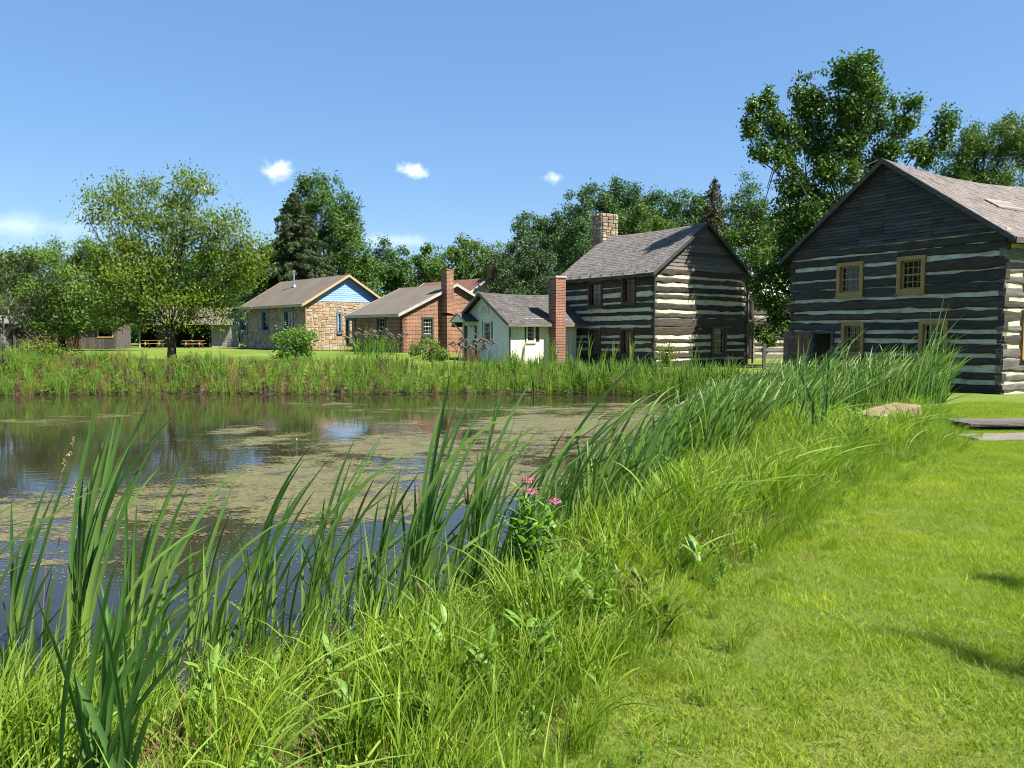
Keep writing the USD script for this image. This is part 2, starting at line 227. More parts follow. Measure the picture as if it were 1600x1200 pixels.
M['needle_brown'] = leaf_mat('browned_needle', [(0.0, (0.050, 0.046, 0.022)), (0.5, (0.095, 0.080, 0.038)), (1.0, (0.15, 0.115, 0.055))], 0.1)
M['leaf_sumac'] = leaf_mat('sumac_leaf', [(0.0, (0.101, 0.186, 0.029)), (0.5, (0.173, 0.288, 0.043)), (1.0, (0.259, 0.388, 0.065))], 0.35)
M['leaf_yellow'] = leaf_mat('yellow_green_leaf', [(0.0, (0.09, 0.13, 0.018)), (0.5, (0.16, 0.20, 0.028)), (1.0, (0.24, 0.27, 0.045))], 0.35)
M['cattail'] = leaf_mat('cattail_leaf', [(0.0, (0.093, 0.166, 0.029)), (0.5, (0.183, 0.286, 0.047)), (1.0, (0.321, 0.425, 0.066))], 0.32, rough=0.45, spec=0.3, posvar=0.3)
M['cattail_hero'] = ramp_mat  # replaced below
M['grass_tall'] = leaf_mat('tall_grass', [(0.0, (0.136, 0.212, 0.020)), (0.5, (0.283, 0.357, 0.030)), (0.9, (0.470, 0.494, 0.045)), (1.0, (0.740, 0.512, 0.097))], 0.38, rough=0.5, posvar=1.1, pscale=1.6)
M['grass_lawn'] = leaf_mat('lawn_grass', [(0.0, (0.167, 0.236, 0.014)), (0.5, (0.301, 0.368, 0.019)), (0.85, (0.447, 0.471, 0.030)), (1.0, (0.738, 0.586, 0.089))], 0.35, rough=0.55, posvar=1.4, pscale=1.3)
M['grass_pale'] = leaf_mat('pale_arching_grass', [(0.0, (0.16, 0.26, 0.035)), (0.5, (0.25, 0.34, 0.05)), (1.0, (0.36, 0.38, 0.09))], 0.4, rough=0.5)
M['grass_bank'] = leaf_mat('bank_grass', [(0.0, (0.097, 0.184, 0.023)), (0.5, (0.194, 0.300, 0.033)), (1.0, (0.344, 0.430, 0.053))], 0.33)
M['grass_dry'] = leaf_mat('dry_grass', [(0.0, (0.161, 0.098, 0.046)), (0.5, (0.276, 0.190, 0.086)), (1.0, (0.414, 0.310, 0.149))], 0.25)
M['plume'] = leaf_mat('reed_plume', [(0.0, (0.076, 0.055, 0.043)), (0.5, (0.145, 0.115, 0.081)), (1.0, (0.221, 0.190, 0.133))], 0.2)
M['dead_leaf'] = leaf_mat('dead_cattail_leaf', [(0.0, (0.17, 0.125, 0.07)), (0.5, (0.29, 0.225, 0.13)), (1.0, (0.38, 0.31, 0.19))], 0.2)
M['seedhead'] = leaf_mat('grass_seed_head', [(0.0, (0.30, 0.21, 0.11)), (1.0, (0.48, 0.37, 0.22))], 0.2)
M['cat_brown'] = plain('cattail_spike', (0.09, 0.045, 0.022), 0.9, 0.1)
M['milkweed'] = leaf_mat('milkweed_leaf', [(0.0, (0.108, 0.208, 0.023)), (0.5, (0.198, 0.320, 0.036)), (1.0, (0.288, 0.416, 0.052))], 0.35, spec=0.4)
M['pink'] = leaf_mat('pink_petal', [(0.0, (0.420, 0.131, 0.221)), (0.5, (0.580, 0.261, 0.364)), (1.0, (0.700, 0.493, 0.546))], 0.3, tcol=(0.6, 0.2, 0.3))
M['leaf_dark'] = leaf_mat('dull_leaf', [(0.0, (0.030, 0.042, 0.012)), (0.5, (0.055, 0.07, 0.020)), (1.0, (0.10, 0.11, 0.034))], 0.25)


# cattail blade that pales towards its base and has a lighter midrib streak
def hero_blade_mat():
    nodes = {'tc': ('texture_coordinate', {}), 'oi': ('object_info', {}), 'g': ('geometry', {}), 's': ('separate_xyz', {}),
             'mr': ('map_range', {'from_min': 0.15, 'from_max': 0.75, 'to_min': 1.0, 'to_max': 0.0, 'clamp': True}),
             'r': ('rgb_ramp', {'ramp': [(0.0, (0.032, 0.082, 0.021)), (0.5, (0.070, 0.152, 0.036)), (1.0, (0.13, 0.228, 0.055))]}),
             'n': ('noise_texture', {'scale': 14.0, 'detail': 4.0}), 'mp': ('mapping', {'scale': (6, 6, 0.3)}),
             'ad': ('math', {'math_type': 'multiply_add', 'value2': 0.5, 'value3': -0.25}), 'a2': ('math', {'math_type': 'add', 'use_clamp': True}),
             'mx': ('mix', {'color2': (0.20, 0.30, 0.055)}), 'f': ('math', {'math_type': 'multiply', 'value2': 0.75}),
             'p': ('principled_bsdf', {'roughness': 0.42, 'specular_ior_level': 0.28}), 't': ('translucent_bsdf', {}), 'tm': ('mix', {'mix_type': 'multiply', 'fac': 1.0, 'color2': (1.7, 1.7, 0.7)}), 'm': ('mix_closure', {'fac': 0.32})}
    links = [('g.position', 's.vector'), ('s.z', 'mr.value'), ('tc.object', 'mp.vector'), ('mp.vector', 'n.vector'), ('n.fac', 'ad.value1'), ('ad.value', 'a2.value1'), ('oi.random', 'a2.value2'), ('a2.value', 'r.fac'),
             ('mr.result', 'f.value1'), ('f.value', 'mx.fac'), ('r.color', 'mx.color1'), ('mx.color', 'p.base_color'), ('mx.color', 'tm.color1'), ('tm.color', 't.color'), ('p.BSDF', 'm.closure1'), ('t.BSDF', 'm.closure2')]
    usdkit.material(stage, L('cattail_blade'), nodes, links, surface='m.closure'); return L('cattail_blade')
M['cattail_hero'] = hero_blade_mat()

# ------------------------------------------------------------------ terrain and pond
SHORE_PX = [(-700, 1295), (-300, 1255), (0, 1200), (180, 1165), (330, 1125), (470, 1085), (620, 1045), (760, 975), (850, 895), (930, 820), (990, 755), (1040, 695), (1072, 655), (1085, 634),
            (1060, 623), (980, 618.5), (850, 617), (700, 616), (500, 617), (300, 616), (120, 617), (0, 618), (-300, 617), (-700, 618)]
SHORE = np.array([atZ(*p, 0.0)[:2] for p in SHORE_PX]); SHORE = np.vstack([SHORE, [[-60, 26], [-60, 8], [-20, 3.5]]])
lake = sg.Polygon(SHORE)
seg_a, seg_b = SHORE, np.roll(SHORE, -1, 0)
def shore_dist(p):  # signed: positive on land
    p = np.asarray(p, float).reshape(-1, 2); out = np.full(len(p), 1e9); inside = np.zeros(len(p), bool)
    for a, b in zip(seg_a, seg_b):
        ab = b - a; t = np.clip(((p - a) @ ab) / (ab @ ab), 0, 1); out = np.minimum(out, np.linalg.norm(p - a - t[:, None] * ab, axis=1))
        c = ((a[1] > p[:, 1]) != (b[1] > p[:, 1])); x = a[0] + (p[:, 1] - a[1]) / (b[1] - a[1] + 1e-12) * ab[0]; inside ^= c & (p[:, 0] < x)
    return np.where(inside, -out, out)
CTRL = np.array([(0, 0, .62), (3, 4, .62), (6, 8, .60), (-3, 1, .55), (12, 12, .50), (15.8, 25.8, .30), (11.7, 33.8, .34), (20, 28, .30), (7.3, 41, .46), (12, 45, .48), (3, 47, .55), (0, 48, .80), (-7, 50, 1.05), (-11, 54, 1.08),
                 (-14.4, 56, 1.06), (-22, 63, 1.05), (-9, 36, 1.08), (-20, 35, 1.10), (-35, 36, 1.15), (-15, 46, 1.10), (-30, 55, 1.02), (-35, 80, .78), (-50, 78, .80), (-20, 82, .80), (0, 90, 1.0), (40, 60, 1.0), (60, 20, .6), (30, 5, .55), (0, 32.5, .75), (5, 32, .55), (9, 30, .38), (8, 16, .45), (0, 150, 1.5), (-120, 90, 1.2), (120, 90, 1.2), (0, -30, .7), (-60, 0, .7)], float)
def height(p):
    p = np.asarray(p, float).reshape(-1, 2); num = np.zeros(len(p)); den = np.zeros(len(p))
    for x, y, z in CTRL:
        w = 1 / (((p[:, 0] - x) ** 2 + (p[:, 1] - y) ** 2) + 2.0) ** 1.5; num += w * z; den += w
    base = num / den; d = shore_dist(p)
    far = np.clip((p[:, 1] - 16) / 6, 0, 1); wdt = 1.3 + 1.5 * far
    t = np.clip((d + 0.05) / wdt, 0, 1); t = t * t * (3 - 2 * t); t = 0.25 * np.clip((d + .05) / wdt, 0, 1) + 0.75 * t
    land = base * t + 0.05 * (meshkit.noise(np.c_[p * 0.6, np.zeros(len(p))]) - 0.5) * np.clip(d, 0, 1)
    return np.where(d > -0.05, land, -0.7 * np.clip(-d / 2, 0, 1))
def hz(x, y): return float(height([(x, y)])[0])

def axis(pieces):
    out = [np.arange(a, b, s) for a, b, s in pieces]; return np.unique(np.round(np.concatenate(out), 4))
gx = axis([(-600, -120, 60), (-120, -48, 6), (-48, -14, 0.9), (-14, 14, 0.2), (14, 26, 0.5), (26, 120, 5), (120, 661, 60)])
gy = axis([(-120, -10, 10), (-10, 1, 1), (1, 13, 0.2), (13, 27, 0.5), (27, 36, 0.25), (36, 62, 0.8), (62, 160, 6), (160, 900, 60)])
X, Y = np.meshgrid(gx, gy, indexing='ij'); P2 = np.c_[X.ravel(), Y.ravel()]; Z = height(P2)
i, j = np.meshgrid(np.arange(len(gx) - 1), np.arange(len(gy) - 1), indexing='ij'); ny = len(gy)
q = np.stack([i * ny + j, (i + 1) * ny + j, (i + 1) * ny + j + 1, i * ny + j + 1], -1).reshape(-1, 4)
ground = (np.c_[P2, Z], np.vstack([q[:, [0, 1, 2]], q[:, [0, 2, 3]]]))
usdkit.material(stage, L('grass_ground'), {
    'g': ('geometry', {}), 's': ('separate_xyz', {}), 'n': ('noise_texture', {'scale': 0.35, 'detail': 5.0, 'roughness': 0.6}), 'nf': ('noise_texture', {'scale': 40.0, 'detail': 5.0, 'roughness': 0.75}),
    'r': ('rgb_ramp', {'ramp': [(0.3, (0.062, 0.105, 0.016)), (0.5, (0.092, 0.135, 0.021)), (0.7, (0.145, 0.155, 0.036))]}),
    'rf': ('rgb_ramp', {'ramp': [(0.25, (0.45, 0.5, 0.45)), (0.5, (0.95, 0.95, 0.9)), (0.75, (1.35, 1.3, 1.2))]}), 'm': ('mix', {'mix_type': 'multiply', 'fac': 1.0}),
    'at': ('attribute', {'attribute': 'wild'}), 'wd': ('mix', {'color2': (0.075, 0.085, 0.022)}), 'mr': ('map_range', {'from_min': 0.05, 'from_max': 0.16, 'to_min': 1.0, 'to_max': 0.0, 'clamp': True}), 'mud': ('mix', {'color2': (0.045, 0.033, 0.02)}),
    'b': ('bump', {'strength': 0.8, 'distance': 0.05}), 'p': ('principled_bsdf', {'roughness': 0.95, 'specular_ior_level': 0.1})},
    [('g.position', 'n.vector'), ('g.position', 'nf.vector'), ('g.position', 's.vector'), ('s.z', 'mr.value'), ('n.fac', 'r.fac'), ('nf.fac', 'rf.fac'), ('r.color', 'm.color1'), ('rf.color', 'm.color2'), ('m.color', 'wd.color1'), ('at.fac', 'wd.fac'), ('wd.color', 'mud.color1'), ('mr.result', 'mud.fac'), ('mud.color', 'p.base_color'), ('nf.fac', 'b.height'), ('b.normal', 'p.normal')], surface='p.BSDF')
GROUND = obj('ground', ground, L('grass_ground'), smooth=True, kind='structure', label='mown green lawn sloping to the pond and running back to the houses', cat='ground')

usdkit.material(stage, L('pond_water'), {
    'g': ('geometry', {}), 'mp': ('mapping', {'scale': (1.0, 2.2, 1.0)}), 'n': ('noise_texture', {'scale': 2.6, 'detail': 3.0, 'roughness': 0.5}), 'b': ('bump', {'strength': 0.10, 'distance': 0.02}),
    'n2': ('noise_texture', {'scale': 0.25, 'detail': 3.0}), 'r': ('rgb_ramp', {'ramp': [(0.35, (0.010, 0.010, 0.006)), (0.65, (0.022, 0.019, 0.010))]}),
    'p': ('principled_bsdf', {'roughness': 0.03, 'ior': 1.33, 'specular_ior_level': 0.5})},
    [('g.position', 'mp.vector'), ('mp.vector', 'n.vector'), ('n.fac', 'b.height'), ('b.normal', 'p.normal'), ('g.position', 'n2.vector'), ('n2.fac', 'r.fac'), ('r.color', 'p.base_color')], surface='p.BSDF')
wp = lake.buffer(0.25); vv, ff = trimesh.creation.triangulate_polygon(wp, engine='earcut')
obj('pond_water', (np.c_[vv, np.zeros(len(vv))], ff), L('pond_water'), kind='structure', label='still brown pond water mirroring sky and trees', cat='pond')

# floating algae: contoured sheet a few millimetres above the water
def contour_sheet(x0, x1, y0, y1, step, field):
    xs, ys = np.arange(x0, x1, step), np.arange(y0, y1, step * 1.0); XX, YY = np.meshgrid(xs, ys, indexing='ij'); p = np.c_[XX.ravel(), YY.ravel()]
    fv = field(p); n = len(ys); i, j = np.meshgrid(np.arange(len(xs) - 1), np.arange(n - 1), indexing='ij'); a = (i * n + j).ravel(); b = a + n; c = b + 1; d = a + 1
    tri = np.vstack([np.c_[a, b, c], np.c_[a, c, d]]); pos = fv[tri] > 0; cnt = pos.sum(1)
    V, Fc = [], []; base = 0
    full = tri[cnt == 3]; V.append(p[full.ravel()]); Fc.append(np.arange(len(full) * 3).reshape(-1, 3)); base = len(full) * 3
    for k in (1, 2):
        t, s = tri[cnt == k], pos[cnt == k]; odd = np.argmax(s if k == 1 else ~s, 1); r = np.arange(len(t))
        A, B, C = t[r, odd], t[r, (odd + 1) % 3], t[r, (odd + 2) % 3]
        pa, pb, pc = p[A], p[B], p[C]; tb = (fv[A] / (fv[A] - fv[B]))[:, None]; tcv = (fv[A] / (fv[A] - fv[C]))[:, None]; mb, mc = pa + tb * (pb - pa), pa + tcv * (pc - pa)
        if k == 1: V.append(np.stack([pa, mb, mc], 1).reshape(-1, 2)); m = len(t)
        else: V.append(np.concatenate([np.stack([mb, pb, pc], 1), np.stack([mb, pc, mc], 1)]).reshape(-1, 2)); m = 2 * len(t)
        Fc.append(np.arange(m * 3).reshape(-1, 3) + base); base += m * 3
    return np.vstack(V), np.vstack(Fc)
MATS = [  # px, py, half width px, half height px, weight
    (150, 800, 330, 62, 1.0), (480, 745, 220, 62, 1.05), (640, 700, 200, 34, 0.9), (560, 790, 180, 45, 0.8), (40, 860, 170, 35, 0.75), (900, 665, 200, 26, 1.05), (1000, 655, 90, 16, 1.0), (760, 740, 150, 40, 0.8), (820, 690, 130, 26, 0.9),
    (410, 690, 80, 16, 0.9), (70, 660, 110, 7, 0.75), (190, 650, 100, 5, 0.6), (380, 672, 60, 8, 0.75), (520, 632, 110, 5, 0.7), (700, 640, 160, 8, 0.6), (880, 640, 170, 9, 0.8), (960, 632, 100, 5, 0.7), (620, 662, 60, 7, 0.6), (930, 700, 90, 20, 0.8), (560, 655, 50, 5, 0.5), (260, 690, 60, 5, 0.35), (300, 720, 80, 7, 0.35),
    (140, 880, 90, 18, 0.5), (860, 745, 60, 20, 0.7)]
MG = []
for px, py, rx, ry, w in MATS:
    c = atZ(px, py, 0)[:2]; rX = rx / F * c[1]; rY = (atZ(px, py - ry, 0)[1] - atZ(px, py + ry, 0)[1]) / 2; MG.append((c, rX, rY, w))
def algae_field(p):
    v = np.full(len(p), -0.9)
    for c, rX, rY, w in MG:
        d2 = ((p[:, 0] - c[0]) / rX) ** 2 + ((p[:, 1] - c[1]) / rY) ** 2; v = np.maximum(v, w * 1.25 * (1.15 - d2 ** 0.75))
    q3 = np.c_[p[:, 0] * 0.4, p[:, 1] * 0.55, np.zeros(len(p))]
    return v + (meshkit.fbm(q3, 4, 11) - 0.5) * 1.6 - np.clip(0.25 - (-shore_dist(p)), 0, 1) * 6
av, af = contour_sheet(-24, 7, 4.6, 31, 0.12, lambda p: algae_field(p) + 0.75)
acover = algae_field(av)
usdkit.material(stage, L('algae'), {
    'g': ('geometry', {}), 'at': ('attribute', {'attribute': 'cover'}), 'mp': ('mapping', {'scale': (1.0, 1.7, 1.0)}), 'mp2': ('mapping', {'scale': (1.0, 2.0, 1.0)}),
    'n': ('noise_texture', {'scale': 1.15, 'detail': 9.0, 'roughness': 0.72}), 'nf': ('noise_texture', {'scale': 13.0, 'detail': 5.0, 'roughness': 0.75}), 'n3': ('noise_texture', {'scale': 1.9, 'detail': 5.0, 'roughness': 0.6, 'distortion': 0.6}),
    'r': ('rgb_ramp', {'ramp': [(0.28, (0.034, 0.036, 0.017)), (0.42, (0.072, 0.068, 0.030)), (0.50, (0.115, 0.096, 0.040)), (0.57, (0.070, 0.078, 0.026)), (0.66, (0.13, 0.105, 0.040)), (0.8, (0.17, 0.125, 0.045))]}), 'rf': ('rgb_ramp', {'ramp': [(0.3, (0.45, 0.47, 0.45)), (0.55, (1, 1, 1)), (0.72, (1.45, 1.4, 1.3))]}), 'm': ('mix', {'mix_type': 'multiply', 'fac': 1.0}),
    'a1': ('math', {'math_type': 'multiply_add', 'value2': 4.6, 'value3': -2.3 - 0.80}), 'a2': ('math', {'math_type': 'multiply_add', 'value2': 3.6, 'value3': -1.8}), 's1': ('math', {'math_type': 'add'}), 's2': ('math', {'math_type': 'add'}),
    'cut': ('map_range', {'from_min': -0.06, 'from_max': 0.10, 'to_min': 0.0, 'to_max': 0.92, 'clamp': True}),
    'b': ('bump', {'strength': 0.6, 'distance': 0.02}), 'p': ('principled_bsdf', {'roughness': 0.5, 'specular_ior_level': 0.4}), 't': ('transparent_bsdf', {}), 'mx': ('mix_closure', {})},
    [('g.position', 'mp.vector'), ('g.position', 'mp2.vector'), ('mp.vector', 'n.vector'), ('mp2.vector', 'nf.vector'), ('g.position', 'n3.vector'), ('n3.fac', 'r.fac'), ('nf.fac', 'rf.fac'), ('r.color', 'm.color1'), ('rf.color', 'm.color2'), ('m.color', 'p.base_color'), ('nf.fac', 'b.height'), ('b.normal', 'p.normal'),
     ('n.fac', 'a1.value1'), ('nf.fac', 'a2.value1'), ('a1.value', 's1.value1'), ('a2.value', 's1.value2'), ('s1.value', 's2.value1'), ('at.fac', 's2.value2'), ('s2.value', 'cut.value'), ('cut.result', 'mx.fac'), ('t.BSDF', 'mx.closure1'), ('p.BSDF', 'mx.closure2')], surface='mx.closure')
alg = obj('algae_mat', (np.c_[av, np.full(len(av), 0.006)], af), L('algae'), kind='stuff', label='tan and olive algae floating in ragged mats on the pond', cat='algae')
UsdGeom.PrimvarsAPI(alg).CreatePrimvar('cover', Sdf.ValueTypeNames.FloatArray, 'vertex').Set(Vt.FloatArray.FromNumpy(acover.astype(np.float32)))

usdkit.material(stage, L('speck'), {'p': ('principled_bsdf', {'base_color': (0.16, 0.14, 0.07), 'roughness': 0.7})}, surface='p.BSDF')
q = np.random.default_rng(15); sp = []
for k in range(5200):
    px, py = q.uniform(-60, 900), q.uniform(830, 1130); c = atZ(px, py, 0)[:2]
    if meshkit.noise(np.array([[c[0] * 1.1, c[1] * 1.6, 0]]))[0] > 0.42 and lake.contains(sg.Point(*c)): sp.append(c)
sp = np.array(sp); n = len(sp); a = q.uniform(0, 6.28, n)[:, None] + np.array([0, 2.1, 4.0]); rr = q.uniform(0.004, 0.013, n)[:, None]
V = np.stack([sp[:, 0:1] + np.cos(a) * rr, sp[:, 1:2] + np.sin(a) * rr, np.full((n, 3), 0.009)], -1).reshape(-1, 3)
obj('floating_specks', (V, np.arange(3 * n).reshape(-1, 3)), L('speck'), kind='stuff', label='tiny pale specks of duckweed drifting on the near open water', cat='duckweed')

# ------------------------------------------------------------------ building helpers
rng = np.random.default_rng(7)
class Wall:
    """A wall plane in a building's local frame: o origin, e direction, n outward normal."""
    def __init__(s, o, e, n): s.o, s.e, s.n = np.array(o, float), np.array(e, float), np.array(n, float)
    def __call__(s, u, z, out=0.0): return s.o + s.e * u + s.n * out + np.array([0, 0, z])
    def slab(s, mb, u0, u1, z0, z1, a, b):
        return mb.hexa([s(u0, z0, a), s(u1, z0, a), s(u1, z0, b), s(u0, z0, b), s(u0, z1, a), s(u1, z1, a), s(u1, z1, b), s(u0, z1, b)])
def project(p):
    d = np.asarray(p, float) - EYE; f = np.array([0, math.cos(PITCH), -math.sin(PITCH)]); u = np.array([0, math.sin(PITCH), math.cos(PITCH)])
    k = d @ f; return 800 + d[0] / k * F, 600 - (d @ u) / k * F
class House:
    def __init__(s, name, label, cat, px, Yc, ang, zbase, group=None):
        o = atY(px, 520, Yc); s.o = np.array([o[0], Yc, zbase]); s.ang = math.radians(ang)
        s.t = thing(name, label, cat, s.o, s.ang, group)
        s.ex = np.array([math.cos(s.ang), math.sin(s.ang), 0]); s.ey = np.array([-math.sin(s.ang), math.cos(s.ang), 0])
    def world(s, p): return s.o + s.ex * p[0] + s.ey * p[1] + np.array([0, 0, p[2]])
    def on_wall(s, w, px, py):
        """(u, z) on the wall seen at this pixel."""
        n = s.ex * w.n[0] + s.ey * w.n[1]; o = s.world(w.o); r = ray(px, py); k = ((o - EYE) @ n) / (r @ n); p = EYE + r * k - o
        return p @ (s.ex * w.e[0] + s.ey * w.e[1]), p[2]
    def opening(s, w, x0, x1, y0, y1):
        xm, ym = (x0 + x1) / 2, (y0 + y1) / 2
        u0, u1 = s.on_wall(w, x0, ym)[0], s.on_wall(w, x1, ym)[0]; z1, z0 = s.on_wall(w, xm, y0)[1], s.on_wall(w, xm, y1)[1]
        return (min(u0, u1), max(u0, u1), z0, z1)

def log_mesh(w, u0, u1, zc, h, proud, back, seed, rough=1.0):
    n = max(3, int((u1 - u0) / 0.42)); us = np.linspace(u0, u1, n + 1)
    r = np.random.default_rng(seed); ph = r.uniform(0, 100)
    prof = [(-0.5, -1, back), (-0.5, 0.0, 0.55 * proud), (-0.34, 0.0, proud), (0.36, 0.0, proud), (0.5, 0.0, 0.6 * proud), (0.5, -1, back)]
    V = []
    for u in us:
        nn = lambda k, s=1.3: (meshkit.noise(np.array([[u * s + ph, k * 7.7, ph * 0.3]]))[0] - 0.5)
        mid = zc + 0.05 * rough * nn(9, 0.35)
        for k, (a, _, out) in enumerate(prof):
            inner = k in (0, 5)
            V.append(w(u + (0 if 0 < u - u0 < u1 - u0 - 1e-6 else 0.02 * nn(k + 20)), mid + a * h + (0 if inner else 0.075 * rough * nn(k + 1, 2.1) + .04 * rough * nn(k + 30, 5)), out + (0 if inner else 0.05 * rough * nn(k + 12, 1.7))))
    m = len(prof); Fc = []
    for i in range(n):
        for k in range(m):
            a, b, c, d = i * m + k, i * m + (k + 1) % m, (i + 1) * m + (k + 1) % m, (i + 1) * m + k; Fc += [(a, b, c), (a, c, d)]
    for e in (0, n * m): Fc += [(e, e + k, e + k + 1) for k in range(1, m - 1)]
    return np.array(V), np.array(Fc)

def log_wall(H, w, length, z0, z1, n, openings, mats, gap=0.33, ext=(0.05, 0.05), seed=0, tilt=0.0, rough=1.0, th=0.2):
    r = np.random.default_rng(seed); hh = (z1 - z0) / n
    for k in range(n):
        gp = gap[0] + (gap[1] - gap[0]) * k / n if isinstance(gap, tuple) else gap; zc = z0 + hh * (k + 0.5) + r.uniform(-0.045, 0.045) * rough; h = hh * ((1 - gp) * r.uniform(0.62, 1.22) if r.random() > 0.1 else r.uniform(0.88, 1.0))
        cuts = sorted((a - 0.02, b + 0.02) for a, b, c, d in openings if c < zc + h * 0.32 and d > zc - h * 0.32)
        spans, at = [], -ext[0] * (k % 2)
        for a, b in cuts:
            if a > at: spans.append((at, a))
            at = max(at, b)
        spans.append((at, length + ext[1] * (k % 2)))
        for a, b in spans:
            if b - a > 0.12: obj('log', log_mesh(w, a, b, zc, h, 0.045, -th + 0.02, seed * 997 + k * 13 + int(a * 7), rough), mats[r.integers(len(mats))], H.t, smooth=50)
        for a, b, c, d in openings:
            if c < zc + h * 0.32 and d > zc - h * 0.32:
                for q0, q1 in ((d + 0.015, zc + h / 2), (zc - h / 2, c - 0.06)):
                    if q1 - q0 > 0.05: obj('log', log_mesh(w, a - 0.02, b + 0.02, (q0 + q1) / 2, q1 - q0, 0.04, -th + 0.02, seed * 991 + k * 17 + int(a * 9), 0.35), mats[0], H.t, smooth=50)
    wall_fill(H, w, [(0, z0), (length, z0), (length, z1), (0, z1)], openings, M['chink'], 'chinking', th)

def wall_fill(H, w, poly, openings, mat, name, th=0.2, out=0.0, label=None):
    p = sg.Polygon(poly)
    for a, b, c, d in openings: p = p.difference(sg.box(a, c, b, d))
    for g in getattr(p, 'geoms', [p]):
        if g.area < 1e-3: continue
        m = trimesh.creation.extrude_polygon(g, th, engine='earcut'); v = np.array(m.vertices)
        V = w.o + np.outer(v[:, 0], w.e) + np.outer(v[:, 2] - th + out, w.n) + np.outer(v[:, 1], [0, 0, 1])
        obj(name, (V, np.array(m.faces)), mat, H.t, label=label)

def window(H, w, op, frame, sash, cols, rows, fw=0.11, proud=0.07, deep=0.13, curtain=None, split=True, sill=True, glass=True, inset=None, label=None):
    a, b, c, d = op; fr = MB()
    for u0, u1, z0, z1 in ((a, a + fw, c, d), (b - fw, b, c, d), (a + fw, b - fw, d - fw, d), (a + fw, b - fw, c, c + fw)): w.slab(fr, u0, u1, z0, z1, -0.18, proud)
    if sill: w.slab(fr, a - 0.04, b + 0.04, c - 0.05, c - 0.002, -0.1, proud + 0.05)
    f = obj('window', fr, frame, H.t, label=label)
    s = MB(); a2, b2, c2, d2 = a + fw + 0.003, b - fw - 0.003, c + fw + 0.003, d - fw - 0.003; t = min(0.05, (b2 - a2) * 0.1); k = 0.022
    for u0, u1, z0, z1 in ((a2, a2 + t, c2, d2), (b2 - t, b2, c2, d2), (a2 + t, b2 - t, d2 - t, d2), (a2 + t, b2 - t, c2, c2 + t)): w.slab(s, u0, u1, z0, z1, -deep, -deep + 0.05)
    for i in range(1, cols):
        u = a2 + (b2 - a2) * i / cols; w.slab(s, u - k / 2, u + k / 2, c2 + t, d2 - t, -deep + 0.004, -deep + 0.036)
    for j in range(1, rows):
        z = c2 + (d2 - c2) * j / rows; kk = 0.05 if (split and j == rows // 2) else k
        w.slab(s, a2 + t, b2 - t, z - kk / 2, z + kk / 2, -deep + 0.002, -deep + 0.042)
    obj('sash', s, sash, f)
    if glass:
        g = MB(); fl = np.cross(w.e, [0, 0, 1]) @ w.n > 0; g.add([w(a2, c2, -deep + 0.012), w(b2, c2, -deep + 0.012), w(b2, d2, -deep + 0.012), w(a2, d2, -deep + 0.012)], [(0, 1, 2), (0, 2, 3)] if fl else [(0, 2, 1), (0, 3, 2)]); obj('pane', g, M['glass'], f)
    if curtain:
        g = MB(); n = 9; pts = np.linspace(a2, b2, n)
        z0 = c2 + (d2 - c2) * curtain[0]; z1 = c2 + (d2 - c2) * curtain[1]
        V = [w(u, z, -deep - 0.12 + 0.03 * math.sin(q * 2.4)) for q, u in enumerate(pts) for z in (z0, z1)]
        g.add(V, [t for q in range(n - 1) for t in ((2 * q, 2 * q + 2, 2 * q + 3), (2 * q, 2 * q + 3, 2 * q + 1))]); obj('curtain', g, M['curtain'], f)
    return f

def roof_map(ridge): return (lambda g, r, z: np.array([g, r, z], float)) if ridge == 'y' else (lambda g, r, z: np.array([r, g, z], float))
def slope_points(H, ridge, Wg, Lr, zw, zp, oe, orake, side, sag=0.0):
    """function (s, t) -> point on a roof slope; s along the ridge 0..1, t from eave 0 to ridge 1."""
    m = roof_map(ridge); half = Wg / 2; k = (zp - zw) / half
    def f(s, t, up=0.0):
        r = -orake + s * (Lr + 2 * orake); g = -oe + t * (half + oe); z = zw + k * g - sag * 4 * s * (1 - s) * (0.35 + 0.65 * t) + up
        return m(g if side == 0 else Wg - g, r, z)
    return f, math.hypot(half + oe, k * (half + oe)), Lr + 2 * orake
def roof_slab(f, th, ns=6):
    mb = MB(); s = np.linspace(0, 1, ns + 1)
    V = np.array([[f(a, t, u) for t, u in ((0, 0), (1, 0), (1, -th), (0, -th))] for a in s]).reshape(-1, 3); Fc = []
    for i in range(ns):
        for k in range(4): a, b, c, d = i * 4 + k, i * 4 + (k + 1) % 4, i * 4 + 4 + (k + 1) % 4, i * 4 + 4 + k; Fc += [(a, b, c), (a, c, d)]
    for e in (0, ns * 4): Fc += [(e, e + 1, e + 2), (e, e + 2, e + 3)]
    return mb.add(V, Fc)
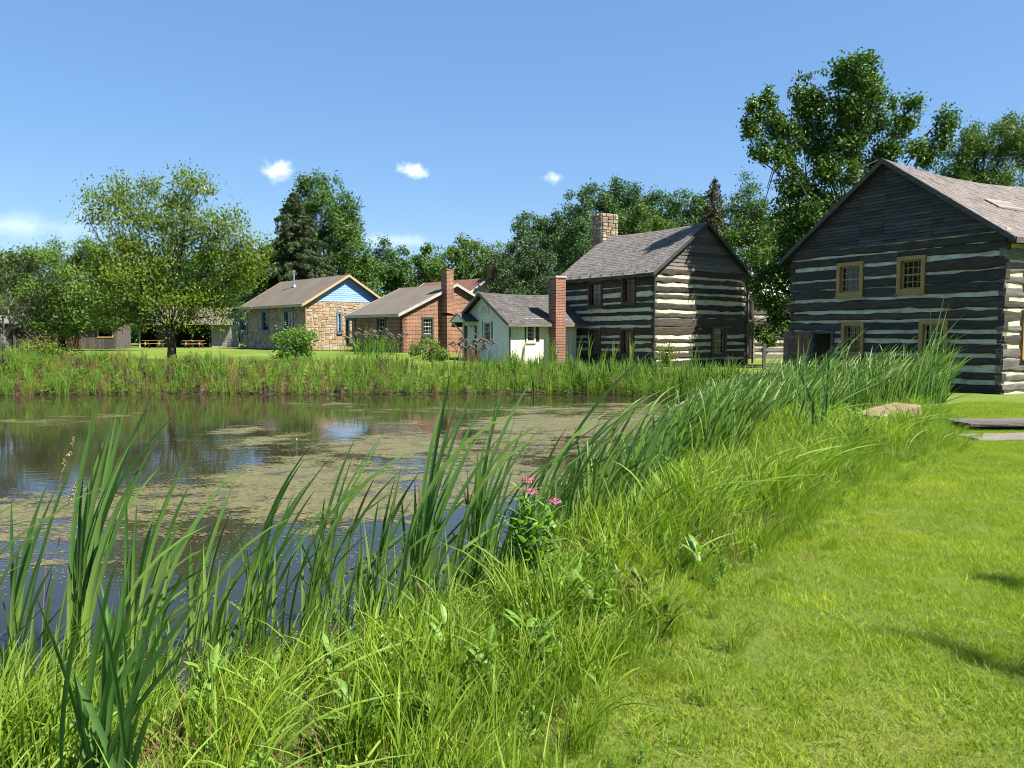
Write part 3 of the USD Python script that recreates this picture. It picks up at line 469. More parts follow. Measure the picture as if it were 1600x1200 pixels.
def shingle_mesh(f, slope, length, row, width, th, seed, overhang=0.04, rag=0.25):
    r = np.random.default_rng(seed); nr = int(round(slope / row)); V, Fc, n = [], [], 0
    for k in range(nr):
        t0, t1 = k / nr - overhang / slope * (1 if k == 0 else 0), min((k + 1.45) / nr, 1.0); at = -r.uniform(0, width)
        while at < length:
            wd = width * r.uniform(0.55, 1.4); a, b = max(at, 0) + 0.004, min(at + wd, length) - 0.004; at += wd
            if b - a < 0.02: continue
            ta = t0 + r.uniform(-rag, rag) * row / slope * 0.35; lift = th * r.uniform(0.75, 1.5); cu = r.uniform(0, 0.012)
            p = [f(a / length, ta, 0.002), f(b / length, ta, 0.002), f(b / length, t1, 0.003), f(a / length, t1, 0.003), f(a / length, ta, lift + cu), f(b / length, ta, lift + r.uniform(0, 0.012)), f(b / length, t1, 0.012), f(a / length, t1, 0.012)]
            V += p; Fc += [(n + x, n + y, n + z) for x, y, z in ((4, 5, 6), (4, 6, 7), (0, 1, 5), (0, 5, 4), (1, 2, 6), (1, 6, 5), (3, 0, 4), (3, 4, 7))]; n += 8
    return np.array(V), np.array(Fc)
def gable_roof(H, ridge, Wg, Lr, zw, zp, oe, orake, mat, th=0.10, sag=0.0, shingles=None, fascia=None, seed=1, slabmat=None):
    for side in (0, 1):
        f, sl, ln = slope_points(H, ridge, Wg, Lr, zw, zp, oe, orake, side, sag)
        rf = obj('roof', roof_slab(f, th, 8 if sag else 2), slabmat or mat, H.t)
        if shingles: obj('shingles', shingle_mesh(f, sl, ln, shingles[0], shingles[1], shingles[2], seed + side), mat, rf, kind='stuff')
        if fascia:
            for s0 in (0, 1):
                mb = MB(); q = 0.035 if s0 else -0.035
                a0, a1, b0, b1 = f(s0, -0.005, 0.015), f(s0, 1.0, 0.015), f(s0, -0.005, -0.17), f(s0, 1.0, -0.17); m = roof_map(ridge)(0, q, 0); e = m * 0.1
                mb.hexa([b0 + e, b1 + e, b1 + m, b0 + m, a0 + e, a1 + e, a1 + m, a0 + m]); obj('fascia', mb, fascia, rf)
            mb = MB(); a, b = f(0, -0.012, 0.0), f(1, -0.012, 0.0); mb.bar(a - [0, 0, 0.08], b - [0, 0, 0.08], 0.03, 0.15); obj('eave_board', mb, fascia, rf)
def clapboards(H, w, Wg, z0, zp, zw, n, mat, seed, th=0.022, splits=None, inset=0.06):
    r = np.random.default_rng(seed); hb = (zp - z0) / n; k = (zp - zw) / (Wg / 2)
    for i in range(n):
        a, b = z0 + i * hb, z0 + (i + 1) * hb + 0.02
        ends = lambda z: (max(inset, (z - zw) / k + inset * 0.5), min(Wg - inset, Wg - (z - zw) / k - inset * 0.5))
        l0, r0 = ends(a); l1, r1 = ends(min(b, zp - 0.03)); l1, r1 = max(l0, l1), min(r0, r1)
        if r1 - l1 < 0.05: l1 = r1 = (l1 + r1) / 2
        cut = [l0, r0] if not splits else sorted([l0, r0] + [x for x in splits + [splits[0] + r.uniform(-1.5, 1.5)] if l0 + 0.5 < x < r0 - 0.5])
        for c0, c1 in zip(cut[:-1], cut[1:]):
            e0, e1 = max(c0, l1) if c0 == l0 else c0, min(c1, r1) if c1 == r0 else c1; dz = r.uniform(-0.012, 0.012); o = th + 0.012 * r.uniform(-1, 1) * 0.4
            mb = MB(); mb.hexa([w(c0 + 0.003, a + dz, 0.004), w(c1 - 0.003, a + dz * .3, 0.004), w(c1 - 0.003, a + dz * .3, o + 0.014), w(c0 + 0.003, a + dz, o + 0.014), w(e0 + 0.003, b, 0.002), w(e1 - 0.003, b, 0.002), w(e1 - 0.003, b, 0.012), w(e0 + 0.003, b, 0.012)])
            obj('clapboard', mb, mat if isinstance(mat, str) else mat[r.integers(len(mat))], H.t)
def stone_pieces(u0, u1, z0, z1, r, big=0.75, small=0.22):
    """splits a rectangle into irregular blocks"""
    out = []
    def rec(a, b, c, d):
        w, h = b - a, d - c
        if (w < big and h < big * 0.62) and (r.random() < 0.72 or (w < 1.8 * small and h < 1.8 * small)): out.append((a, b, c, d)); return
        if w / 1.35 > h and w > 2 * small: m = a + w * r.uniform(0.32, 0.68); rec(a, m, c, d); rec(m, b, c, d)
        elif h > 1.6 * small: m = c + h * r.uniform(0.32, 0.68); rec(a, b, c, m); rec(a, b, m, d)
        else: out.append((a, b, c, d))
    rec(u0, u1, z0, z1); return out
def stone_wall(H, w, length, z0, z1, openings, mats, seed, big=0.75, small=0.22, joint=0.02, th=0.05, parent=None):
    r = np.random.default_rng(seed); parent = parent if parent is not None else H.t
    cuts = sorted({0.0, length} | {x for o in openings for x in o[:2]})
    for c0, c1 in zip(cuts[:-1], cuts[1:]):
        um = (c0 + c1) / 2; hit = [o for o in openings if o[0] < um < o[1]]; spans = [(z0, z1)] if not hit else [(z0, hit[0][2]), (hit[0][3], z1)]
        for a, b in spans:
            if b - a < 0.05: continue
            for u0, u1, v0, v1 in stone_pieces(c0, c1, a, b, r, big, small):
                j = lambda s=0.025: r.uniform(-s, s); q = [(u0 + joint / 2 + abs(j()), v0 + joint / 2 + abs(j())), (u1 - joint / 2 - abs(j()), v0 + joint / 2 + abs(j())), (u1 - joint / 2 - abs(j()), v1 - joint / 2 - abs(j())), (u0 + joint / 2 + abs(j()), v1 - joint / 2 - abs(j()))]
                cx, cz = np.mean(q, 0); o = th * r.uniform(0.5, 1.3)
                V = [w(x, z, -0.01) for x, z in q] + [w(x, z, o * 0.6) for x, z in q] + [w(cx + (x - cx) * 0.86, cz + (z - cz) * 0.84, o + j(0.008)) for x, z in q]
                Fc = [t for k in range(4) for L0 in (0, 4) for t in ((L0 + k, L0 + (k + 1) % 4, L0 + 4 + (k + 1) % 4), (L0 + k, L0 + 4 + (k + 1) % 4, L0 + 4 + k))] + [(8, 9, 10), (8, 10, 11)]
                obj('stone', (np.array(V), np.array(Fc)), mats[r.integers(len(mats))], parent)
WX = lambda W: Wall((0, 0, 0), (1, 0, 0), (0, -1, 0))          # wall seen on the right
WY = lambda: Wall((0, 0, 0), (0, 1, 0), (-1, 0, 0))             # wall seen on the left

# ------------------------------------------------------------------ the big log house
def big_house():
    Lg, Lr, zw, zp, zb = 8.95, 11.5, 5.3, 8.35, 0.30
    H = House('log_house', 'large two-storey log house with ochre window frames at right', 'log house', 1567, 25.8, 27, zb)
    wg, ws = WY(), WX(0)
    wins = [H.opening(wg, *q) for q in ((1309, 1350, 410, 463), (1403, 1447, 400, 458), (1316, 1351, 503, 558), (1437, 1482, 500, 563))]
    door = H.opening(wg, 1268, 1303, 517, 600); door = (door[0], door[1], 0.12, door[3])
    logs = [M['log'], M['log'], M['log'], M['log_brown']]
    log_wall(H, wg, Lg, 0.0, zw + 0.05, 13, wins + [door], logs, gap=(0.40, 0.16), seed=3, rough=1.35)
    swins = [(0.95, 2.15, 1.15, 2.75), (1.0, 2.1, 3.55, 4.85), (5.0, 6.2, 1.15, 2.75), (5.0, 6.1, 3.55, 4.85), (8.3, 9.5, 1.15, 2.75)]
    log_wall(H, ws, Lr, 0.0, zw - 0.15, 13, swins, [M['log_grey'], M['log_grey'], M['log']], gap=(0.45, 0.3), seed=5, rough=1.2)
    for w, ln, s in ((Wall((0, Lg, 0), (1, 0, 0), (0, 1, 0)), Lr, 8), (Wall((Lr, 0, 0), (0, 1, 0), (1, 0, 0)), Lg, 9)):
        log_wall(H, w, ln, 0.0, zw, 13, [], [M['log']], seed=s)
    wall_fill(H, wg, [(0.05, zw), (Lg - 0.05, zw), (Lg / 2, zp - 0.1)], [], M['dark_wood'], 'gable_backing', 0.1, 0.0)
    wall_fill(H, Wall((Lr, 0, 0), (0, 1, 0), (1, 0, 0)), [(0.05, zw), (Lg - 0.05, zw), (Lg / 2, zp - 0.1)], [], M['board_dark'], 'rear_gable', 0.1, 0.0)
    clapboards(H, wg, Lg, zw - 0.02, zp - 0.05, zw, 24, [M['board_dark']], 4, th=0.045, splits=[2.6, 4.5, 5.6])
    gable_roof(H, 'x', Lg, Lr, zw, zp, 0.42, 0.28, M['shingle_pink'], 0.1, sag=0.42, shingles=(0.2, 0.16, 0.022), fascia=M['board_dark'], seed=21, slabmat=M['dark_wood'])
    for k, op in enumerate(wins): window(H, wg, op, M['ochre'], M['sash_tan'], 4 if k < 3 else 5, 4, fw=0.15, proud=0.09, deep=0.10, curtain=None)
    for op in swins: window(H, ws, op, M['ochre'], M['sash_tan'], 3, 4, fw=0.13, proud=0.09, deep=0.10)
    # door posts, lintel, open plank door
    fr = MB(); a, b, c, d = door
    for u0, u1, z0, z1 in ((a, a + 0.12, c, d), (b - 0.12, b, c, d), (a + .122, b - .122, d - 0.1, d)): wg.slab(fr, u0, u1, z0, z1, -0.18, 0.075)
    dr = obj('door_frame', fr, M['log_grey'], H.t)
    hinge = wg(b - 0.02, 0, 0.09); ddir = np.array([-0.42, 0.91, 0]); ddir /= np.linalg.norm(ddir)
    dw = Wall(hinge, ddir, np.array([ddir[1], -ddir[0], 0]) * -1)
    door_o = None
    for k in range(6):
        mb = MB(); dw.slab(mb, k * 0.185, k * 0.185 + 0.179, 0.06 + rng.uniform(0, 0.05), d - 0.02, 0, 0.035); obj('door_plank', mb, M['door_red'], H.t)
    mb = MB()
    for z in (0.4, 1.1, 1.75): dw.slab(mb, 0.05, 1.05, z, z + 0.13, 0.036, 0.06)
    mb.bar(dw(0.1, 0.5, 0.048), dw(1.0, 1.2, 0.048), 0.02, 0.1); obj('door_brace', mb, M['door_red'], H.t)
    # floor joist ends and a sill stone course
    for k in range(6):
        mb = MB(); u = 0.8 + k * 1.4; wg.slab(mb, u, u + 0.5, -0.25, 0.02, -0.2, 0.03); obj('foundation_stone', mb, M['stone_grey'], H.t)
    for k in range(8):
        mb = MB(); u = 0.1 + k * 1.4; ws.slab(mb, u, u + 1.1, -0.25, 0.02, -0.2, 0.03); obj('foundation_stone', mb, M['stone_pale'], H.t)
    # raised roof hatch near the right edge of the view
    f, sl, ln = slope_points(H, 'x', Lg, Lr, zw, zp, 0.42, 0.28, 0, 0.42)
    for q in range(3):
        mb = MB(); s0, s1, t0 = 0.235, 0.36, 0.47 + q * 0.04
        p = [f(s0, t0, 0.05), f(s1, t0, 0.05), f(s1, t0 + 0.035, 0.06), f(s0, t0 + 0.035, 0.06), f(s0, t0, 0.09), f(s1, t0, 0.14), f(s1, t0 + 0.035, 0.12), f(s0, t0 + 0.035, 0.09)]; mb.hexa(p)
        obj('roof_patch', mb, M['driftwood'], H.t, label='pale loose boards patching the shingles')
    return H
BIG = big_house()

# ------------------------------------------------------------------ the middle log cabin
def mid_cabin():
    W, Ln, zw, zp, zb = 7.38, 7.3, 5.15, 7.72, 0.46
    H = House('log_cabin', 'two-storey log cabin with grey shingle roof and stone chimney', 'log cabin', 1022, 41, 36, zb)
    wr, wl = WX(0), WY()
    lw = [H.opening(wl, *q) for q in ((920, 942, 440, 481), (972, 994, 432, 475), (920, 939, 513, 552), (970, 991, 513, 556))]
    rw = [H.opening(wr, 1111, 1134, 510, 556)]
    logs = [M['log'], M['log'], M['log'], M['log_brown']]
    log_wall(H, wl, Ln, 0.0, zw, 12, lw, logs, gap=0.43, seed=31, rough=1.35)
    log_wall(H, wr, W, 0.0, zw, 12, rw, [M['log'], M['log'], M['log_brown']], gap=0.36, seed=33, rough=1.4)
    log_wall(H, Wall((0, Ln, 0), (1, 0, 0), (0, 1, 0)), W, 0, zw, 12, [], [M['log']], seed=35); log_wall(H, Wall((W, 0, 0), (0, 1, 0), (1, 0, 0)), Ln, 0, zw, 12, [(3, 4, 0.1, 2.1)], [M['log']], seed=36)
    wall_fill(H, wr, [(0.05, zw), (W - 0.05, zw), (W / 2, zp - 0.1)], [], M['dark_wood'], 'gable_backing', 0.1)
    wall_fill(H, Wall((0, Ln, 0), (1, 0, 0), (0, 1, 0)), [(0.05, zw), (W - 0.05, zw), (W / 2, zp - 0.1)], [], M['board_dark'], 'rear_gable', 0.1)
    clapboards(H, wr, W, zw - 0.03, zp - 0.05, zw, 13, [M['board_grey'], M['board_grey'], M['board_dark']], 37, th=0.035)
    gable_roof(H, 'y', W, Ln, zw, zp, 0.38, 0.3, M['shingle'], 0.1, sag=0.12, shingles=(0.2, 0.15, 0.022), fascia=M['board_dark'], seed=41, slabmat=M['dark_wood'])
    for op in lw: window(H, wl, op, M['ochre_old'], M['ochre_old'], 2, 4, fw=0.12, proud=0.08, deep=0.1, curtain=(0, 1))
    for op in rw: window(H, wr, op, M['ochre_old'], M['sash_white'], 3, 6, fw=0.12, proud=0.08, deep=0.1)
    # rafter tails and downspout at the near corner
    for k in range(9):
        mb = MB(); y = 0.2 + k * 0.86; mb.box((-0.33, y, zw - 0.22), (0.0, y + 0.09, zw - 0.14)); obj('rafter_tail', mb, M['log_grey'], H.t)
    mb = MB(); mb.tube([(-0.3, -0.2, zw - 0.2), (-0.22, -0.14, zw - 0.42), (-0.1, -0.1, zw - 0.62), (-0.09, -0.1, 1.0), (-0.09, -0.1, 0.1)], 0.04, 6); obj('downspout', mb, M['black'], H.t)
    mb = MB(); mb.bar((W + 0.03, -0.06, 0), (W + 0.03, -0.06, zw), 0.12, 0.12, (0, 1, 0)); obj('corner_post', mb, M['log_grey'], H.t)
    # chimney
    c0, c1 = W / 2 - 0.66, W / 2 + 0.62; d0, d1 = Ln + 0.02, Ln + 0.95; top = 9.05
    core = MB(); core.box((c0 + .03, d0, 0), (c1 - .03, d1, top)); ch = obj('chimney', core, M['mortar'], H.t)
    class _S: t = ch
    for w, ln, s in ((Wall((c0, d0 + .0, 0), (1, 0, 0), (0, -1, 0)), c1 - c0, 1), (Wall((c0, d0, 0), (0, 1, 0), (-1, 0, 0)), d1 - d0, 2), (Wall((c0, d1, 0), (1, 0, 0), (0, 1, 0)), c1 - c0, 3), (Wall((c1, d0, 0), (0, 1, 0), (1, 0, 0)), d1 - d0, 4)):
        stone_wall(_S, w, ln, zp - 1.6 if s != 2 else 4.6, top, [], [M['stone_pale'], M['stone'], M['stone_grey'], M['stone_pale']], 50 + s, big=0.5, small=0.14, th=0.07)
    # stone piers under the sill
    for k in range(6):
        mb = MB(); u = 0.1 + k * 1.3; wr.slab(mb, u, u + 0.8, -0.3, 0.0, -0.2, 0.04); obj('foundation_stone', mb, M['stone_grey'], H.t)
    # lean-to porch roof on the far right side
    mb = MB(); mb.hexa([(W + 0.12, 1.0, 3.05), (W + 2.2, 1.0, 2.3), (W + 2.2, 6.0, 2.3), (W + 0.12, 6.0, 3.05), (W + 0.12, 1.0, 3.15), (W + 2.2, 1.0, 2.4), (W + 2.2, 6.0, 2.4), (W + 0.12, 6.0, 3.15)]); obj('porch_roof', mb, M['board_dark'], H.t)
    for y in (1.1, 3.4, 5.8):
        mb = MB(); mb.bar((W + 2.1, y, 0), (W + 2.1, y, 2.3), 0.13, 0.13, (0, 1, 0)); obj('porch_post', mb, M['log_grey'], H.t)
    return H
MID = mid_cabin()

# ------------------------------------------------------------------ stone house
def stone_house():
    W, Ln, zw, zp, zb = 6.4, 10.36, 3.5, 5.42, 1.06
    H = House('stone_house', 'sandstone house with blue gable siding behind the brick house', 'stone house', 479, 56, 41, zb)
    wr, wl = WX(0), WY()
    lw = [H.opening(wl, *q) for q in ((375, 387, 485, 519), (409, 421, 485, 519), (444, 459, 484, 517))]
    rw = [H.opening(wr, 526, 534, 488, 521)]
    wall_fill(H, wl, [(0, 0), (Ln, 0), (Ln, zw), (0, zw)], lw, M['mortar'], 'wall', 0.35); wall_fill(H, wr, [(0, 0), (W, 0), (W, zw), (0, zw)], rw, M['mortar'], 'wall', 0.35)
    wall_fill(H, Wall((0, Ln, 0), (1, 0, 0), (0, 1, 0)), [(0, 0), (W, 0), (W, zw), (W / 2, zp - .1), (0, zw)], [], M['stone_grey'], 'wall', 0.35); wall_fill(H, Wall((W, 0, 0), (0, 1, 0), (1, 0, 0)), [(0, 0), (Ln, 0), (Ln, zw), (0, zw)], [(4, 5, 1, 2.6)], M['stone_grey'], 'wall', 0.35)
    stone_wall(H, wr, W, 0, zw - 0.02, rw, [M['stone'], M['stone'], M['stone_pale'], M['stone_rust'], M['stone_pale']], 61, big=0.52, small=0.16, th=0.035)
    stone_wall(H, wl, Ln, 0, zw - 0.02, lw, [M['stone'], M['stone_grey'], M['stone_grey'], M['stone_pale'], M['stone_rust']], 62, big=0.54, small=0.17, th=0.035)
    wall_fill(H, wr, [(0.02, zw), (W - 0.02, zw), (W / 2, zp - 0.08)], [], M['blue_trim'], 'gable_backing', 0.1)
    clapboards(H, wr, W, zw - 0.02, zp - 0.04, zw, 13, M['blue_siding'], 63, th=0.028)
    gable_roof(H, 'y', W, Ln, zw, zp, 0.45, 0.35, M['asphalt'], 0.12, fascia=M['cream_trim'])
    for op in lw + rw: window(H, wl if op in lw else wr, op, M['blue_trim'], M['blue_trim'] if op in lw else M['white'], 2, 4, fw=0.12, proud=0.06, deep=0.1)
    for op in lw:
        mb = MB(); wl.slab(mb, op[0] - 0.12, op[1] + 0.12, op[3] + 0.003, op[3] + 0.16, -0.1, 0.1); obj('lintel', mb, M['blue_trim'], H.t)
    f, sl, ln = slope_points(H, 'y', W, Ln, zw, zp, 0.45, 0.35, 0)
    b = f(0.60, 0.72); mb = MB(); mb.tube([b, b + [0, 0, 1.15]], 0.07, 10); mb.tube([b + [0, 0, 1.12], b + [0, 0, 1.25]], [0.12, 0.12], 10); mb.tube([b - [0, 0, 0.05], b + [0, 0, 0.12]], [0.2, 0.12], 10); obj('vent_pipe', mb, M['steel'], H.t, smooth=40)
    mb = MB(); mb.tube([(-0.08, -0.1, zw), (-0.08, -0.1, 0.1)], 0.04, 6); obj('downspout', mb, M['cream_trim'], H.t)
stone_house()

# ------------------------------------------------------------------ brick house
def brick_house():
    W, Ln, zw, zp, zb = 8.2, 6.2, 2.6, 4.45, 1.05
    H = House('brick_house', 'low orange brick house with wide shouldered end chimney', 'brick house', 629, 50, 41, zb)
    wr, wl = WX(0), WY()
    lw = [H.opening(wl, *q) for q in ((541, 556, 497, 540), (589, 603, 494, 528))]; rw = [H.opening(wr, 659, 677, 495, 525)]
    wall_fill(H, wl, [(0, -.2), (Ln, -.2), (Ln, zw), (0, zw)], lw, M['brick'], 'wall', 0.3)
    wall_fill(H, wr, [(0, -.2), (W, -.2), (W, zw), (W / 2, zp - 0.06), (0, zw)], rw, M['brick'], 'wall', 0.3)
    wall_fill(H, Wall((0, Ln, 0), (1, 0, 0), (0, 1, 0)), [(0, 0), (W, 0), (W, zw), (W / 2, zp - .06), (0, zw)], [], M['brick'], 'wall', 0.3); wall_fill(H, Wall((W, 0, 0), (0, 1, 0), (1, 0, 0)), [(0, 0), (Ln, 0), (Ln, zw), (0, zw)], [(2, 3, .8, 2)], M['brick'], 'wall', 0.3)
    gable_roof(H, 'y', W, Ln, zw, zp, 0.4, 0.22, M['asphalt'], 0.1, fascia=M['sash_white'])
    for op in lw: window(H, wl, op, M['green_trim'], M['sash_white'], 2, 4, fw=0.13, proud=0.05, deep=0.12)
    for op in rw: window(H, wr, op, M['green_trim'], M['sash_white'], 3, 4, fw=0.12, proud=0.05, deep=0.1)
    c = W / 2 - 0.85; mb = MB()
    mb.box((c - 0.27, -0.62, 2.9), (c + 0.27, -0.005, 5.25)); mb.box((c - 0.29, -0.64, 5.25), (c + 0.29, 0.015, 5.33))
    mb.hexa([(c - 0.27, -0.62, 2.55), (c + 0.62, -0.62, 2.35), (c + 0.62, -0.005, 2.35), (c - 0.27, -0.005, 2.55), (c - 0.269, -0.619, 2.899), (c + 0.269, -0.619, 2.899), (c + 0.269, -0.006, 2.899), (c - 0.269, -0.006, 2.899)])
    mb.box((c - 0.272, -0.622, -0.2), (c + 0.62, -0.005, 2.35)); obj('chimney', mb, M['brick'], H.t)
brick_house()

# ------------------------------------------------------------------ white house with red-brown roof behind
def red_roof_house():
    W, Ln, zw, zp, zb = 8.0, 8.7, 3.4, 5.85, 1.05
    H = House('white_house', 'white house with red-brown roof peeping over the brick house', 'house', 700, 65, 41, zb)
    wr, wl = WX(0), WY()
    for w, p in ((wl, [(0, 0), (Ln, 0), (Ln, zw), (0, zw)]), (wr, [(0, 0), (W, 0), (W, zw), (W / 2, zp - .05), (0, zw)]), (Wall((0, Ln, 0), (1, 0, 0), (0, 1, 0)), [(0, 0), (W, 0), (W, zw), (W / 2, zp - .05), (0, zw)]), (Wall((W, 0, 0), (0, 1, 0), (1, 0, 0)), [(0, 0), (Ln, 0), (Ln, zw), (0, zw)])):
        wall_fill(H, w, p, [], M['white'], 'wall', 0.2)
    clapboards(H, wr, W, zw - 0.5, zp - 0.05, zw, 14, M['white'], 71)
    gable_roof(H, 'y', W, Ln, zw, zp, 0.4, 0.35, M['asphalt_red'], 0.1, fascia=M['white'])
    c = W / 2 + 0.1; mb = MB(); mb.box((c - 0.32, -0.95, 0), (c + 0.32, -0.37, 6.75)); mb.box((c - 0.35, -0.98, 6.75), (c + 0.35, -0.34, 6.85)); obj('chimney', mb, M['brick_red'], H.t)
red_roof_house()

# ------------------------------------------------------------------ mint green board cottage
def mint_cottage():
    Wg, Lr, zw, zp, zb = 4.64, 4.55, 2.36, 3.80, 0.70
    H = House('board_cottage', 'pale green vertical board cottage with mossy dark shingle roof', 'cottage', 797, 42, 36, zb)
    wg, ws = WY(), WX(0)
    gw = [H.opening(wg, 756, 768, 502, 534)]; sw = [H.opening(ws, 822, 836, 505, 535)]; door = (Wg - 1.35, Wg - 0.5, 0.05, 2.0)
    wall_fill(H, wg, [(0.03, 0), (Wg, 0), (Wg, zw), (Wg / 2, zp - 0.12), (0.03, zw)], gw, M['slot'], 'wall', 0.12, -0.01); wall_fill(H, ws, [(0.03, 0), (Lr, 0), (Lr, zw), (0.03, zw)], sw, M['slot'], 'wall', 0.12, -0.01)
    wall_fill(H, Wall((0, Wg, 0), (1, 0, 0), (0, 1, 0)), [(0, 0), (Lr, 0), (Lr, zw), (0, zw)], [], M['mint'], 'wall', 0.12); wall_fill(H, Wall((Lr, 0, 0), (0, 1, 0), (1, 0, 0)), [(0, 0), (Wg, 0), (Wg, zw), (Wg / 2, zp - .1), (0, zw)], [], M['mint'], 'wall', 0.12)
    def boards(w, length, top, z0, openings, width, seed):
        r = np.random.default_rng(seed); u = 0.0
        while u < length - 0.02:
            b = min(u + width * r.uniform(0.75, 1.25), length); um = (u + b) / 2
            hit = [o for o in openings if o[0] < b and o[1] > u]
            for a, c in ([(z0, None)] if not hit else [(z0, hit[0][2]), (hit[0][3], None)]):
                zt0, zt1 = (top(u), top(b)) if c is None else (c, c)
                if min(zt0, zt1) - a < 0.03: continue
                mb = MB(); o = 0.02 + r.uniform(-0.004, 0.006); za = a - (r.uniform(0, 0.08) if a == z0 else 0)
                mb.hexa([w(u + .006, za, -.008), w(b - .006, za, -.008), w(b - .006, za, o), w(u + .006, za, o), w(u + .006, zt0, -.008), w(b - .006, zt1, -.008), w(b - .006, zt1, o), w(u + .006, zt0, o)])
                obj('board', mb, M['mint'], H.t)
            u = b
    k = (zp - zw) / (Wg / 2); tp = lambda u: min(zp - 0.06, zw + k * min(u, Wg - u) - 0.06)
    boards(wg, Wg, lambda u: 2.3, 0, gw + [door], 0.26, 1); vent = (Wg / 2 - 0.5, Wg / 2 + 0.5, zw + 0.32, zw + 1.0)
    boards(wg, Wg, tp, 2.32, [], 0.2, 2); boards(ws, Lr, lambda u: zw, 0, sw, 0.26, 3)
    mb = MB(); wg.slab(mb, 0.02, Wg, 2.295, 2.35, 0.0, 0.045); obj('belt_board', mb, M['mint_trim'], H.t)
    gable_roof(H, 'x', Wg, Lr, zw, zp, 0.42, 0.42, M['shingle_dark'], 0.07, sag=0.08, shingles=(0.2, 0.17, 0.03), fascia=M['board_grey'], seed=77, slabmat=M['dark_wood'])
    for op in gw: window(H, wg, op, M['mint_trim'], M['sash_white'], 3, 4, fw=0.08, proud=0.05, deep=0.05)
    for op in sw: window(H, ws, op, M['mint_trim'], M['sash_white'], 3, 4, fw=0.08, proud=0.05, deep=0.05)
    # half-round louvred vent
    uc, zc = Wg / 2 + 0.05, zw + 0.30; ang = np.linspace(0, math.pi, 13); mb = MB()
    for a, b in zip(ang[:-1], ang[1:]):
        q = [wg(uc + r0 * math.cos(t), zc + 1.25 * r0 * math.sin(t), 0.0) for r0, t in ((0.34, a), (0.34, b), (0.46, b), (0.46, a))]; e = wg.n * 0.06; mb.hexa(q + [x + e for x in q])
    wg.slab(mb, uc - 0.48, uc + 0.48, zc - 0.09, zc - 0.002, 0, 0.07); vo = obj('gable_vent', mb, M['mint_trim'], H.t)
    for j in range(6):
        z = zc + 0.01 + j * 0.068; hw = 0.335 * math.sqrt(max(0.02, 1 - ((z + 0.05 - zc) / (1.25 * 0.34)) ** 2)); mb = MB()
        mb.hexa([wg(uc - hw, z, 0.05), wg(uc + hw, z, 0.05), wg(uc + hw, z + 0.012, 0.05), wg(uc - hw, z + 0.012, 0.05), wg(uc - hw, z + 0.055, 0.024), wg(uc + hw, z + 0.055, 0.024), wg(uc + hw, z + 0.06, 0.03), wg(uc - hw, z + 0.06, 0.03)]); obj('louvre', mb, M['mint_trim'], vo)
    # door under a bracketed hood
    mb = MB(); wg.slab(mb, door[0] + 0.06, door[1] - 0.06, 0.05, 1.95, -0.005, 0.03); d = obj('door', mb, M['mint'], H.t)
    mb = MB(); wg.slab(mb, door[0] + 0.1, door[0] + 0.15, 0.95, 1.05, 0.03, 0.07); obj('handle', mb, M['black'], d)
    u0, u1, pj = door[0] - 0.35, door[1] + 0.35, 0.95; um = (u0 + u1) / 2
    for sd, (ua, ub) in enumerate(((u0, um), (u1, um))):
        mb = MB(); mb.hexa([wg(ua, 2.22, 0.02), wg(ub, 2.62, 0.02), wg(ub, 2.62, pj), wg(ua, 2.22, pj), wg(ua, 2.27, 0.02), wg(ub, 2.67, 0.02), wg(ub, 2.67, pj), wg(ua, 2.27, pj)]); obj('hood_roof', mb, M['asphalt_dark'], H.t)
    mb = MB(); mb.hexa([wg(u0 + .04, 2.2, pj - .04), wg(u1 - .04, 2.2, pj - .04), wg(u1 - .04, 2.2, pj - .01), wg(u0 + .04, 2.2, pj - .01), wg(um - .02, 2.6, pj - .04), wg(um + .02, 2.6, pj - .04), wg(um + .02, 2.6, pj - .01), wg(um - .02, 2.6, pj - .01)]); obj('hood_gable', mb, M['mint_trim'], H.t)
    for u in (u0 + 0.12, u1 - 0.12):
        mb = MB(); mb.bar(wg(u, 1.45, 0.04), wg(u, 2.2, pj - 0.12), 0.07, 0.07); mb.bar(wg(u, 2.19, 0.02), wg(u, 2.19, pj - .04), 0.07, 0.06); obj('hood_bracket', mb, M['mint_trim'], H.t)
    # brick chimney on the long side, with pale cap
    mb = MB(); s0 = 2.55; mb.box((s0, -0.66, -0.2), (s0 + 0.68, -0.03, 4.55)); c = obj('chimney', mb, M['brick_red'], H.t)
    mb = MB(); mb.box((s0 - 0.04, -0.70, 4.552), (s0 + 0.72, 0.01, 4.64)); obj('chimney_cap', mb, M['cap'], c)
    mb = MB(); mb.tube([(-0.2, -0.34, zw - 0.15), (-0.1, -0.12, zw - 0.4), (-0.06, -0.07, zw - 0.6), (-0.06, -0.07, 0.1)], 0.045, 6); obj('downspout', mb, M['board_dark'], H.t)
mint_cottage()

